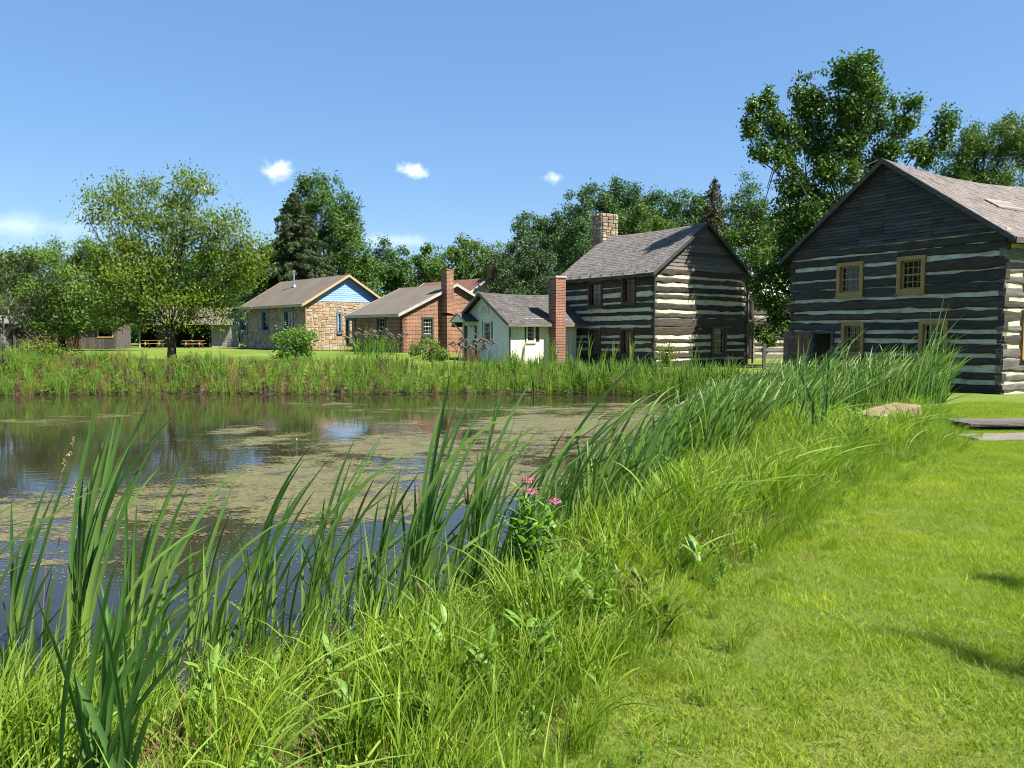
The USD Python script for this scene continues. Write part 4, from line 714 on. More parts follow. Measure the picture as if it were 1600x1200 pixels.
# ------------------------------------------------------------------ log building with white metal roof behind the trees
def rear_building():
    H = House('rear_log_building', 'log building with white metal roof glimpsed between the two log houses', 'log building', 1150, 54, 12, 0.5)
    W, D = 9.0, 6.0; w = WX(0); log_wall(H, w, W, 0, 4.6, 11, [(5.3, 6.3, 0.1, 2.1)], [M['log_brown'], M['log_grey']], seed=91)
    for ww, ln, s in ((WY(), D, 92), (Wall((W, 0, 0), (0, 1, 0), (1, 0, 0)), D, 93), (Wall((0, D, 0), (1, 0, 0), (0, 1, 0)), W, 94)): log_wall(H, ww, ln, 0, 4.6, 11, [], [M['log']], seed=s)
    gable_roof(H, 'x', D, W, 4.6, 6.1, 0.4, 0.3, M['white_metal'], 0.06, fascia=M['white'])
    f, sl, ln = slope_points(H, 'x', D, W, 4.6, 6.1, 0.4, 0.3, 0)
    for k in range(13):
        mb = MB(); s = (k + 0.5) / 13; mb.bar(f(s, 0.005, 0.02), f(s, 0.99, 0.02), 0.03, 0.04); obj('roof_seam', mb, M['white_metal'], H.t)
    for a, b in ((0, 'a'), (1, 'b')): wall_fill(H, Wall((0 if a == 0 else W, 0, 0), (0, 1, 0), (-1 if a == 0 else 1, 0, 0)), [(0, 4.6), (D, 4.6), (D / 2, 6.0)], [], M['board_grey'], 'gable_wall', 0.1)
rear_building()

def rail_fence(pts, label, name='rail_fence', n=3, h=1.15):
    g0 = np.array([*pts[0], hz(*pts[0])]); t = thing(name, label, 'fence', g0)
    P = [np.array([x, y, hz(x, y)]) - g0 for x, y in pts]
    for p in P:
        mb = MB(); mb.bar(p - [0, 0, .1], p + [0, 0, h + 0.15], 0.14, 0.14, (0, 1, 0)); obj('post', mb, M['log_grey'], t)
    for a, b in zip(P[:-1], P[1:]):
        for k in range(n):
            z = h * (k + 0.6) / n; mb = MB(); mb.bar(a + [0, 0.08, z], b + [0, 0.08, z], 0.05, 0.17); obj('rail', mb, M['board_grey'], t)
rail_fence([(12.6, 40.0), (14.2, 40.6), (15.8, 41.2)], 'short weathered rail fence in shade between the two log houses')

# ------------------------------------------------------------------ left background: barn shed, tan pavilion, picnic tables
def shed():
    H = House('board_shed', 'long grey board shed with framed window beside the tall plumed grass', 'shed', 128, 74, 8, 0.80)
    w = Wall((0, 0, 0), (1, 0, 0), (0, -1, 0)); Wd = 3.0; op = H.opening(w, 154, 175, 511, 526)
    r = np.random.default_rng(5); u = 0
    while u < Wd - 0.02:
        b = min(u + r.uniform(0.2, 0.32), Wd); hit = op[0] < b and op[1] > u
        for a, c in ([(0, 2.25)] if not hit else [(0, op[2]), (op[3], 2.25)]):
            mb = MB(); w.slab(mb, u + .006, b - .006, a, c + r.uniform(-.02, .02), -0.02, r.uniform(0, .012)); obj('board', mb, M['barn'], H.t)
        u = b
    f = MB()
    for u0, u1, z0, z1 in ((op[0] - .1, op[0], op[2] - .1, op[3] + .1), (op[1], op[1] + .1, op[2] - .1, op[3] + .1), (op[0], op[1], op[3], op[3] + .1), (op[0], op[1], op[2] - .1, op[2])): w.slab(f, u0, u1, z0, z1, -0.06, 0.05)
    obj('window_frame', f, M['picnic'], H.t)
    # open bays to the left
    for k in range(5):
        mb = MB(); x = -1.9 * k - 0.1; mb.bar((x, 0, 0), (x, 0, 2.3), 0.16, 0.16, (0, 1, 0)); obj('post', mb, M['barn'], H.t)
    mb = MB(); mb.box((-8.6, 3.9, 0), (3.0, 4.0, 2.9)); mb.box((-8.65, 0.1, 0), (-8.55, 3.9, 2.3)); mb.box((2.93, 0.03, 0), (3.0, 3.9, 2.3)); mb.box((-0.06, 0.1, 0), (0, 3.9, 2.3)); obj('wall', mb, M['barn'], H.t)
    mb = MB(); mb.box((-8.6, 0.05, 0), (-3.9, 0.1, 2.3)); obj('front_boards', mb, M['dark_wood'], H.t)
    mb = MB(); mb.hexa([(-8.9, -0.5, 2.3), (3.3, -0.5, 2.3), (3.3, 4.2, 3.1), (-8.9, 4.2, 3.1), (-8.9, -0.5, 2.4), (3.3, -0.5, 2.4), (3.3, 4.2, 3.2), (-8.9, 4.2, 3.2)]); obj('roof', mb, M['shingle'], H.t)
shed()
def pavilion():
    H = House('tan_pavilion', 'tan sided pavilion with open porch behind the spreading tree', 'pavilion', 215, 82, 4, 0.80)
    W = 9.3
    for k in range(5):
        mb = MB(); x = 0.2 + k * 1.75; mb.bar((x, 0, 0), (x, 0, 2.35), 0.16, 0.16, (0, 1, 0)); obj('post', mb, M['dark_wood'] if k else M['tan_siding'], H.t)
    mb = MB(); mb.box((0, 3.0, 0), (W, 3.1, 2.6)); mb.box((0, 0.1, 0), (0.1, 3.0, 2.4)); obj('wall', mb, M['dark_wood'], H.t)
    mb = MB(); mb.box((1.0, 2.6, 0), (2.9, 2.99, 2.4)); obj('inner_wall', mb, M['tan_siding'], H.t)
    w = Wall((7.35, 0.05, 0), (1, 0, 0), (0, -1, 0))
    mb = MB(); mb.box((7.36, 0.08, 0), (W, 2.99, 2.4)); obj('end_block', mb, M['tan_siding'], H.t)
    for k in range(14):
        mb = MB(); z = k * 0.17; mb.hexa([w(0, z, 0), w(W - 7.35, z, 0), w(W - 7.35, z, .03), w(0, z, .03), w(0, z + .168, 0), w(W - 7.35, z + .168, 0), w(W - 7.35, z + .168, .008), w(0, z + .168, .008)]); obj('siding_board', mb, M['tan_siding'], H.t)
    mb = MB(); mb.hexa([(-0.5, -0.7, 2.35), (W + 0.4, -0.7, 2.35), (W + 0.4, 3.2, 4.1), (-0.5, 3.2, 4.1), (-0.5, -0.7, 2.45), (W + 0.4, -0.7, 2.45), (W + 0.4, 3.2, 4.2), (-0.5, 3.2, 4.2)]); obj('roof', mb, M['asphalt'], H.t)
    mb = MB(); mb.box((-0.5, -0.76, 2.3), (W + 0.4, -0.71, 2.48)); obj('fascia', mb, M['tan_siding'], H.t)
pavilion()
def picnic_table(px, Yd, label):
    p = atY(px, 545, Yd); t = thing('picnic_table', label, 'picnic table', (p[0], Yd, hz(p[0], Yd)), 0.05)
    for k in range(5):
        mb = MB(); mb.box((-0.95, -0.36 + k * 0.15, 0.72), (0.95, -0.22 + k * 0.15, 0.76)); obj('top_plank', mb, M['picnic'], t)
    for y in (-0.78, 0.56):
        mb = MB(); mb.box((-0.95, y, 0.43), (0.95, y + 0.24, 0.47)); obj('bench', mb, M['picnic'], t)
    for x in (-0.65, 0.65):
        mb = MB(); mb.bar((x, -0.62, 0), (x, -0.2, 0.72), 0.05, 0.12, (1, 0, 0)); mb.bar((x, 0.62, 0), (x, 0.2, 0.72), 0.05, 0.12, (1, 0, 0)); mb.bar((x + .04, -0.75, 0.40), (x + .04, 0.75, 0.40), 0.05, 0.1); obj('leg_frame', mb, M['picnic'], t)
picnic_table(240, 78, 'wooden picnic table on the lawn left of the spreading tree trunk')
picnic_table(303, 78, 'wooden picnic table on the lawn right of the spreading tree trunk')

# ------------------------------------------------------------------ timber and slabs near the reeds
def weathered_block(mb, L0, wd, h, seed, n=10, taper=0.0):
    r = np.random.default_rng(seed); V = []
    for k in range(n + 1):
        x = L0 * (k / n - 0.5); q = 1 - taper * k / n; j = lambda: r.uniform(-0.012, 0.012)
        for y, z in ((-wd / 2, 0), (wd / 2, 0), (wd / 2, h * q - 0.02), (wd / 2 - 0.02, h * q), (-wd / 2 + 0.02, h * q), (-wd / 2, h * q - 0.02)): V.append((x + j(), y + j(), z + j()))
    Fc = [t for k in range(n) for i in range(6) for t in ((k * 6 + i, k * 6 + (i + 1) % 6, k * 6 + 6 + (i + 1) % 6), (k * 6 + i, k * 6 + 6 + (i + 1) % 6, k * 6 + 6 + i))] + [(0, i, i + 1) for i in range(1, 5)] + [(n * 6, n * 6 + i, n * 6 + i + 1) for i in range(1, 5)]
    return mb.add(V, Fc)
p = atY(1388, 690, 14.6); t = obj('timber_block', weathered_block(MB(), 1.05, 0.62, 0.5, 3), M['timber'], label='squared brown timber block half hidden in grass by the reeds', cat='timber')
UsdGeom.Xformable(t).AddTranslateOp().Set(Gf.Vec3d(p[0], 14.6, hz(p[0], 14.6) - 0.06)); UsdGeom.Xformable(t).AddRotateZOp().Set(24.0); UsdGeom.Xformable(t).AddRotateYOp().Set(-9.0)
p = atZ(1080, 628, 0.2); t = obj('driftwood_plank', weathered_block(MB(), 1.7, 0.32, 0.14, 5, taper=0.3), M['driftwood'], label='bleached plank leaning out of the reeds at the pond corner', cat='plank')
UsdGeom.Xformable(t).AddTranslateOp().Set(Gf.Vec3d(p[0], p[1], 0.16)); UsdGeom.Xformable(t).AddRotateZOp().Set(35.0); UsdGeom.Xformable(t).AddRotateYOp().Set(-20.0)
p = atZ(1580, 668, 0.5); o = np.array([p[0], p[1], hz(p[0], p[1])])
t = thing('footbridge', 'low grey timber footbridge over a dark drain at right edge', 'footbridge', o, math.radians(3))
for k in range(2):
    mb = MB(); weathered_block(mb, 3.4, 0.5, 0.09, 7 + k); v, f = mb.arrays(); v = v * [1, 1, 0.6] + [0.75, k * 0.52, 0.09]; obj('deck_board', (v, f), M['barn'], t)
mb = MB(); mb.box((-0.85, -0.12, -0.1), (2.4, 0.72, 0.085)); obj('side_beam', mb, M['dark_wood'], t)
p = atZ(1560, 684, 0.46); o = np.array([p[0], p[1], hz(p[0], p[1])])
t = obj('concrete_slab', weathered_block(MB(), 2.3, 0.8, 0.07, 9), M['slab'], label='flat tan slab in the lawn just before the footbridge', cat='slab')
UsdGeom.Xformable(t).AddTranslateOp().Set(Gf.Vec3d(o[0] + 0.5, o[1], o[2] - 0.03)); UsdGeom.Xformable(t).AddRotateZOp().Set(4.0)

# ------------------------------------------------------------------ trees
def leaf_faces(C, N, size, r, aspect=0.55, fold=0.25, droop=None):
    """rhombic folded leaves: centres C, preferred normals N"""
    n = len(C); N = N / (np.linalg.norm(N, axis=1, keepdims=True) + 1e-9); t = r.normal(size=(n, 3))
    if droop is not None: t = t * 0.6 + np.array(droop)
    t -= N * (t * N).sum(1, keepdims=True); t /= np.linalg.norm(t, axis=1, keepdims=True) + 1e-9; b = np.cross(N, t)
    s = (size * r.uniform(0.65, 1.35, n))[:, None]
    V = np.stack([C - t * s * 0.5, C + b * s * aspect * 0.5 + N * s * fold * 0.3 - t * s * 0.05, C + t * s * 0.5 - N * s * 0.12, C - b * s * aspect * 0.5 + N * s * fold * 0.3 - t * s * 0.05], 1).reshape(-1, 3)
    k = np.arange(n)[:, None] * 4; return V, np.vstack([k + [0, 1, 2], k + [0, 2, 3]])
def limb(mb, a, b, r0, r1, r, wob=0.06, n=6, sides=6, sag=0.0):
    s = np.linspace(0, 1, n)[:, None]; d = np.linalg.norm(b - a); P = a + (b - a) * s; off = r.normal(size=(n, 3)) * wob * d * np.sin(s * np.pi); P = P + off; P[:, 2] += (sag * d * np.sin(s * np.pi))[:, 0]
    mb.tube(P, np.linspace(r0, r1, n), sides); return P
def tree(label, cat, base_px, Yd, lobes, leaf, dens, mat, trunk_r=0.25, bark='bark', seed=1, name='broadleaf_tree', deep=0.85, droop=None, twigs=True, upn=0.6, clump=0.22, shell=0.5, per=9, first=0.35, group=None, gap=0.0, lean=None, sub=9, subr=0.34, limbs=1.0):
    r = np.random.default_rng(seed); bx = atY(base_px, 520, Yd)[0]; base = np.array([bx, Yd, hz(bx, Yd) - 0.1]); t = thing(name, label, cat, base, group=group)
    cs = []; C, N = [], []
    for (cx, cy, rx, ry) in lobes:
        dy = r.uniform(-1, 1) * rx / F * Yd * 0.5; c = atY(cx, cy, Yd + dy) - base; R = np.array([rx, rx * deep, ry]) / F * Yd; cs.append((c, R))
        n = int(5.2 * dens * math.pi * R[0] * R[2] / per / leaf ** 2 * 0.9)
        m = max(7, int(sub * (1 + 0.25 * R[0] * R[2]))); d = r.normal(size=(m, 3)); d /= np.linalg.norm(d, axis=1, keepdims=True); bump = 0.55 + 0.7 * meshkit.noise(d * 2.3 + seed * 3.1 + cx * 0.37)
        sc = c + d * R * ((shell + (1 - shell) * r.random(m) ** 0.5) * bump)[:, None]; sr = subr * (R[0] * R[2]) ** 0.5 * r.uniform(0.65, 1.25, m)
        k = r.integers(0, m, n); d = r.normal(size=(n, 3)); d /= np.linalg.norm(d, axis=1, keepdims=True); tw = sc[k] + d * (sr[k] * (0.45 + 0.6 * r.random(n) ** 0.7))[:, None] * [1, 1, 0.85]
        if gap:
            keep = meshkit.noise(tw * 0.9 + seed) > gap; tw, d = tw[keep], d[keep]; n = len(tw)
        k = np.repeat(np.arange(n), per); cl = clump * (0.7 + 0.6 * r.random(n))[k][:, None]
        C.append(tw[k] + r.normal(size=(n * per, 3)) * cl); N.append(d[k] * 0.7 + r.normal(size=(n * per, 3)) * 0.8 + [0, 0, upn])
        if twigs: cs[-1] += (tw[r.integers(0, max(n, 1), 6)] if n else np.zeros((0, 3)),)
    C, N = np.vstack(C), np.vstack(N); keep = C[:, 2] > 0.15
    mb = MB(); top = max(c[2] for c, *_ in cs); low = min(c[2] - R[2] for c, R, *_ in cs)
    mean = np.mean([c for c, *_ in cs], 0); ht = max(first * top, 0.8); sp = np.array([mean[0] * 0.25, mean[1] * 0.25, ht]) if lean is None else np.array([*lean, ht])
    n0 = 7; s = np.linspace(0, 1, n0)[:, None]; P = np.array([0, 0, 0]) + (sp) * s; P[:, :2] += r.normal(size=(n0, 2)) * 0.03 * ht * np.sin(s * np.pi); rad = trunk_r * (1 - 0.25 * s[:, 0]); rad[0] *= 1.45; rad[1] *= 1.1; mb.tube(P, rad, 9)
    for c, R, *tw in cs:
        Q = limb(mb, P[-1] - [0, 0, r.uniform(0, 0.25) * ht], c, limbs * trunk_r * r.uniform(0.16, 0.34), trunk_r * 0.07, r, 0.06, 7, 6, 0.04)
        for q in (tw[0] if tw else []): limb(mb, Q[r.integers(2, 6)], q, trunk_r * 0.07, 0.008, r, 0.07, 5, 4)
    obj('trunk', mb, M[bark], t, smooth=60)
    obj('crown', leaf_faces(C[keep], N[keep], leaf, r, droop=droop), M[mat], t)
    return t
def conifer(label, px, Yd, apex_py, half_px, low_py, mat, seed, dens=1.0, name='spruce_tree', droop=0.35, leaf=0.2, thin=1.0):
    r = np.random.default_rng(seed); bx = atY(px, 520, Yd)[0]; base = np.array([bx, Yd, hz(bx, Yd) - 0.1]); t = thing(name, label, 'conifer', base)
    top = atY(px, apex_py, Yd)[2] - base[2]; low = max(0.4, atY(px, low_py, Yd)[2] - base[2]); half = half_px / F * Yd
    mb = MB(); mb.tube([(0, 0, 0), (0.05, 0, top * 0.5), (0, 0, top)], [0.28, 0.16, 0.02], 8); C, N = [], []
    z = low
    while z < top - 0.1:
        q = (top - z) / (top - low); ln = half * (q ** 0.8) * r.uniform(0.8, 1.15) + 0.1; m = r.integers(7, 11)
        for k in range(m):
            a = r.uniform(0, 2 * math.pi); l = ln * r.uniform(0.65, 1.12); s = np.linspace(0, 1, 6); P = np.c_[np.cos(a) * l * s, np.sin(a) * l * s, z + l * (0.15 * s - droop * s ** 2) + 0.14 * l * np.clip(s - 0.75, 0, 1)]
            mb.tube(P, np.linspace(0.03, 0.006, 6), 3); n = int(60 * l * dens * thin); ss = r.uniform(0.12, 1.03, n); x = np.c_[np.interp(ss, s, P[:, 0]), np.interp(ss, s, P[:, 1]), np.interp(ss, s, P[:, 2])]
            side = np.array([-math.sin(a), math.cos(a), 0]); x = x + side * (r.normal(size=n) * 0.16 * l * (1.05 - ss))[:, None] + np.array([0, 0, -1]) * (np.abs(r.normal(size=n)) * 0.16)[:, None] + r.normal(size=(n, 3)) * 0.05; C.append(x); N.append(r.normal(size=(n, 3)) * 0.7 + [0, 0, 0.7])
        z += (top - low) / 26 * r.uniform(0.7, 1.2)
    obj('trunk', mb, M['bark'], t, smooth=60); obj('crown', leaf_faces(np.vstack(C), np.vstack(N), leaf, r, aspect=0.4), M[mat], t); return t

# spreading old fruit tree on the far lawn
tree('spreading yellow-green tree with short forked trunk on the far bank lawn', 'tree', 268, 34.5,
     [(160, 320, 34, 22), (190, 300, 24, 20), (140, 345, 24, 15), (215, 330, 42, 30), (255, 305, 40, 28), (300, 300, 34, 26), (335, 345, 40, 28), (290, 350, 50, 34), (240, 375, 55, 34), (185, 380, 45, 30), (340, 395, 50, 34), (385, 380, 34, 30), (290, 420, 60, 34), (220, 430, 60, 34), (165, 430, 38, 30), (370, 430, 45, 28), (400, 415, 26, 26), (330, 460, 46, 22), (250, 470, 52, 22), (190, 470, 40, 20), (305, 285, 16, 14), (188, 288, 10, 14), (225, 498, 50, 16), (330, 492, 50, 16), (280, 505, 40, 12), (165, 490, 40, 16)],
     0.13, 1.6, 'leaf_apple', trunk_r=0.2, limbs=0.7, sub=10, subr=0.3, seed=11, name='spreading_tree', droop=(0, 0, -0.9), clump=0.26, shell=0.3, per=8, first=0.2, upn=0.3, gap=0.31)
tree('dark old tree with bare twiggy lower branches at the left edge', 'tree', 5, 35.5, [(-30, 430, 55, 40), (20, 465, 45, 30), (50, 490, 40, 20), (-20, 490, 60, 30), (60, 455, 30, 18), (-70, 400, 60, 50), (10, 420, 40, 26)], 0.12, 0.9, 'leaf_dark', trunk_r=0.24, bark='bark_grey', seed=12, name='old_tree', droop=(0, 0, -0.6), shell=0.25, first=0.25, gap=0.42)
tree('dense round green tree behind the dark old tree at left', 'tree', 95, 58, [(60, 415, 45, 34), (105, 400, 45, 32), (150, 420, 42, 36), (190, 440, 45, 36), (95, 455, 60, 34), (150, 470, 60, 34), (40, 460, 50, 36), (210, 480, 40, 26), (60, 495, 60, 22), (120, 500, 60, 20), (20, 420, 34, 28)], 0.17, 2.6, 'leaf_light', seed=13, trunk_r=0.3)
tree('dark broad tree left of the shed at the wood edge', 'tree', -40, 80, [(-60, 430, 60, 40), (0, 440, 50, 34), (-20, 480, 70, 34), (40, 470, 40, 30)], 0.24, 2.4, 'leaf_oak', seed=14)
tree('low dark tree behind the tan pavilion roof', 'tree', 225, 93, [(210, 440, 50, 40), (270, 425, 50, 36), (330, 425, 50, 36), (300, 470, 70, 40), (230, 485, 60, 40), (380, 430, 40, 40), (160, 470, 50, 40)], 0.26, 2.4, 'leaf_oak', seed=15)
conifer('dark drooping spruce behind the stone house', 462, 71, 298, 92, 480, 'needle', 16, dens=1.7, leaf=0.24)
tree('tallest dark green tree rising behind the spruce', 'tree', 525, 80, [(500, 290, 32, 26), (480, 308, 24, 24), (515, 325, 40, 36), (530, 350, 34, 40), (495, 350, 40, 40), (545, 395, 40, 44), (505, 400, 45, 46), (560, 430, 40, 40), (520, 440, 50, 34), (548, 372, 22, 26), (465, 330, 18, 24), (540, 470, 60, 34)], 0.24, 2.4, 'leaf_maple', seed=17, trunk_r=0.4)
tree('slim airy tree just right of the tallest dark tree', 'tree', 605, 88, [(600, 395, 16, 20), (595, 415, 28, 28), (615, 430, 30, 30), (632, 405, 12, 22), (636, 425, 14, 26), (590, 450, 36, 30), (625, 455, 36, 30)], 0.26, 2.3, 'leaf_oak', seed=18)
tree('rounded mid green tree above the red-brown roof', 'tree', 690, 90, [(662, 412, 22, 22), (690, 400, 30, 22), (720, 392, 28, 20), (705, 420, 46, 28), (665, 440, 36, 26), (730, 430, 36, 30), (690, 455, 60, 26)], 0.26, 2.4, 'leaf_maple', seed=19)
tree('brighter green tree right of the rounded tree above the red-brown roof', 'tree', 765, 86, [(750, 395, 26, 18), (775, 400, 24, 20), (765, 420, 36, 26), (785, 435, 30, 30), (755, 450, 40, 24)], 0.24, 2.4, 'leaf_light', seed=20)
tree('dull olive cedar behind the board cottage', 'tree', 815, 66, [(815, 392, 28, 16), (800, 412, 34, 26), (832, 412, 34, 26), (815, 440, 46, 30), (785, 450, 24, 22), (848, 445, 26, 24), (815, 470, 50, 24)], 0.17, 3.0, 'needle_cedar', seed=21, name='cedar_tree', clump=0.18)
tree('leafy tree with feathery top left of the stone chimney', 'tree', 845, 82, [(830, 352, 26, 18), (815, 365, 18, 18), (855, 360, 28, 20), (845, 385, 40, 28), (878, 375, 30, 30), (880, 410, 34, 36), (850, 420, 36, 30)], 0.24, 2.4, 'leaf_blue', seed=22)
tree('tall blue-green tree directly behind the stone chimney', 'tree', 925, 80, [(905, 320, 26, 20), (930, 308, 28, 22), (895, 345, 32, 28), (935, 340, 36, 28), (910, 375, 46, 36), (890, 405, 34, 36), (950, 365, 30, 30)], 0.24, 2.4, 'leaf_blue', seed=23, trunk_r=0.35)
tree('tall tree with domed top right of the stone chimney', 'tree', 990, 84, [(975, 302, 30, 18), (1000, 310, 32, 20), (965, 325, 30, 24), (1015, 330, 26, 24), (990, 345, 46, 28), (1000, 380, 60, 36), (965, 365, 26, 24)], 0.25, 2.4, 'leaf_oak', seed=24)
tree('softer light green tree low over the log cabin ridge', 'tree', 1010, 66, [(1005, 345, 34, 24), (980, 358, 26, 22), (1030, 362, 30, 22), (1005, 378, 46, 26), (1000, 410, 50, 30)], 0.18, 2.5, 'leaf_light', seed=25)
tree('broad dark tree behind the log cabin peak', 'tree', 1065, 82, [(1045, 322, 30, 20), (1080, 318, 32, 20), (1060, 345, 46, 28), (1095, 350, 36, 34), (1060, 380, 60, 34)], 0.24, 2.4, 'leaf_oak', seed=26)
conifer('half dead brown spruce right of the log cabin peak', 1113, 62, 275, 66, 480, 'needle_brown', 27, dens=0.8, leaf=0.2)
tree('leafy tree with pointed top between the brown spruce and the maple', 'tree', 1172, 53, [(1170, 298, 14, 20), (1158, 325, 22, 26), (1182, 325, 24, 26), (1170, 355, 36, 32), (1195, 375, 34, 34), (1160, 390, 40, 34), (1205, 410, 34, 34)], 0.15, 2.5, 'leaf_maple', seed=28)
tree('large maple with upright plumes standing behind the big log house', 'maple', 1296, 41.5,
     [(1335, 115, 26, 32), (1355, 105, 14, 22), (1310, 120, 22, 26), (1360, 150, 26, 34), (1330, 165, 40, 40), (1258, 150, 20, 28), (1275, 170, 26, 34), (1258, 195, 26, 34), (1180, 170, 14, 26), (1203, 158, 11, 22), (1178, 205, 16, 28), (1205, 205, 20, 30), (1225, 200, 18, 24), (1190, 235, 22, 22), (1172, 190, 10, 14),
      (1225, 250, 28, 34), (1290, 225, 36, 40), (1340, 220, 36, 40), (1378, 190, 16, 24), (1395, 165, 9, 16), (1424, 165, 13, 24), (1412, 200, 18, 28), (1398, 230, 28, 28), (1430, 235, 18, 18), (1370, 250, 30, 26), (1476, 185, 12, 22), (1465, 215, 16, 24), (1490, 195, 8, 12), (1450, 245, 22, 20), (1310, 265, 36, 34),
      (1245, 290, 26, 34), (1280, 300, 34, 36), (1240, 330, 26, 34), (1270, 345, 34, 34), (1300, 330, 30, 30), (1235, 375, 26, 32), (1215, 415, 26, 30), (1235, 450, 24, 30), (1205, 465, 26, 30), (1220, 500, 26, 26), (1195, 520, 20, 24), (1240, 410, 26, 30), (1180, 440, 16, 20)],
     0.19, 3.6, 'leaf_maple', trunk_r=0.42, seed=29, name='maple_tree', clump=0.16, limbs=0.24, twigs=False, sub=9, subr=0.40, shell=0.1, per=10, first=0.25)
tree('light green tree behind the big log house roof at right edge', 'tree', 1570, 58, [(1590, 205, 26, 26), (1560, 215, 24, 26), (1525, 240, 20, 26), (1545, 260, 36, 30), (1590, 250, 36, 36), (1620, 220, 40, 36), (1510, 262, 22, 20), (1640, 270, 50, 40), (1570, 295, 60, 30), (1500, 290, 30, 24), (1600, 330, 70, 40), (1500, 235, 22, 26), (1516, 214, 16, 22), (1482, 266, 26, 18), (1535, 225, 22, 26)], 0.17, 2.3, 'leaf_light', seed=30, trunk_r=0.4)
tree('dark tree low behind the maple between the log houses', 'tree', 1275, 60, [(1250, 350, 50, 40), (1290, 380, 50, 40), (1210, 380, 40, 40), (1240, 430, 60, 40), (1330, 330, 50, 40), (1420, 300, 50, 30)], 0.2, 2.2, 'leaf_oak', seed=34)
# distant woods closing the view
def woods():
    r = np.random.default_rng(99); C, N = [], []
    for k in range(150):
        px = -350 + k * 15.5 + r.uniform(-8, 8); Yd = r.uniform(105, 135); top = 440 + 25 * math.sin(px * 0.013) + r.uniform(-18, 18); c = atY(px, top + 34, Yd); R = np.array([3.6, 3.2, 3.6]) * r.uniform(0.8, 1.25)
        for cc, RR in ((c, R), (c - [0, 0, 5], R * [1.1, 1, 1.4])):
            n = 330; d = r.normal(size=(n, 3)); d /= np.linalg.norm(d, axis=1, keepdims=True); x = cc + d * RR * (0.75 + 0.4 * meshkit.noise(d * 2.5 + k))[:, None]; C.append(x); N.append(d + r.normal(size=(n, 3)) * 0.6 + [0, 0, 0.4])
    C = np.vstack(C); ok = C[:, 2] > 0.8; obj('distant_woods', leaf_faces(C[ok], np.vstack(N)[ok], 0.75, r, aspect=0.8), M['leaf_oak'], kind='stuff', label='far-off belt of woodland closing the view behind the houses', cat='woods')
woods()

# ------------------------------------------------------------------ grasses and reeds
def blade(mb, base, tip, width, bend=0.5, side=None, segs=8, twist=0.0, tipw=0.02, v=0.25, droop=0.0):
    """a leaf ribbon from base to tip, rising steeply first"""
    B, T = np.array(base, float), np.array(tip, float); ln = np.linalg.norm(T - B); Cn = B + np.array([(T[0] - B[0]) * (0.5 - 0.5 * bend), (T[1] - B[1]) * (0.5 - 0.5 * bend), (T[2] - B[2]) * 0.5 + bend * 0.12 * ln + droop * ln])
    s = np.linspace(0, 1, segs + 1)[:, None]; P = (1 - s) ** 2 * B + 2 * s * (1 - s) * Cn + s ** 2 * T; t = np.gradient(P, axis=0); t /= np.linalg.norm(t, axis=1, keepdims=True) + 1e-9
    a0 = np.array([math.cos(side), math.sin(side), 0.0]) if side is not None else np.array([1.0, 0, 0])
    a = a0 - t * (t @ a0)[:, None]; a /= np.linalg.norm(a, axis=1, keepdims=True) + 1e-9; nb = np.cross(t, a); ph = (twist * s)[:, 0:1]; a, nb = a * np.cos(ph) + nb * np.sin(ph), nb * np.cos(ph) - a * np.sin(ph)
    w = width * np.minimum(1, 0.62 + 1.4 * s) * np.clip((1 - s) * 3.6, 0, 1) ** 0.8 + tipw * width * (1 - s); w = w / 2
    V = np.stack([P - a * w, P + nb * w * v, P + a * w], 1).reshape(-1, 3); Fc = []
    for k in range(segs):
        i = k * 3; Fc += [(i, i + 1, i + 4), (i, i + 4, i + 3), (i + 1, i + 2, i + 5), (i + 1, i + 5, i + 4)]
    return mb.add(V, Fc)
def tuft(n, hgt, spread, width, r, lean=(0.0, 0.0), segs=4, bend=(0.2, 1.0), out=0.5, tw=1.0):
    mb = MB()
    for k in range(n):
        a = r.uniform(0, 2 * math.pi); rad = spread * math.sqrt(r.random()); b = np.array([math.cos(a) * rad, math.sin(a) * rad, -0.02]); h = hgt * r.uniform(0.55, 1.15); a2 = r.uniform(0, 2 * math.pi)
        tip = b + np.array([math.cos(a2) * h * out * r.random() + lean[0] * h, math.sin(a2) * h * out * r.random() + lean[1] * h, h]); blade(mb, b, tip, width * r.uniform(0.6, 1.3), r.uniform(*bend), r.uniform(0, 6.3), segs, r.normal() * tw, v=0.3, droop=r.uniform(0, 0.12))
    return mb
def scatter(name, label, cat, protos, pts, r, scale=(0.8, 1.2), weights=None, yaw=None):
    pi = UsdGeom.PointInstancer.Define(stage, numbered('/World', name)); root = str(pi.GetPath()); rel = pi.CreatePrototypesRel(); UsdGeom.Scope.Define(stage, root + '/kinds')
    for nm, mb, mat in protos:
        m = usdkit.mesh(stage, numbered(root + '/kinds', nm), mb.arrays(), mat); rel.AddTarget(m.GetPath())
    n = len(pts); pi.CreateProtoIndicesAttr(Vt.IntArray.FromNumpy(r.choice(len(protos), n, p=weights).astype(np.int32)) if not callable(weights) else Vt.IntArray.FromNumpy(weights(pts).astype(np.int32)))
    pi.CreatePositionsAttr(Vt.Vec3fArray.FromNumpy(np.asarray(pts, np.float32)))
    a = r.uniform(0, 2 * np.pi, n) if yaw is None else r.normal(0, yaw, n)
    pi.CreateOrientationsAttr(Vt.QuathArray([Gf.Quath(float(math.cos(x / 2)), 0, 0, float(math.sin(x / 2))) for x in a]))
    s = r.uniform(*scale, n)[:, None]; pi.CreateScalesAttr(Vt.Vec3fArray.FromNumpy(np.repeat(s, 3, 1).astype(np.float32)))
    return tag(pi, label, cat, kind='stuff')
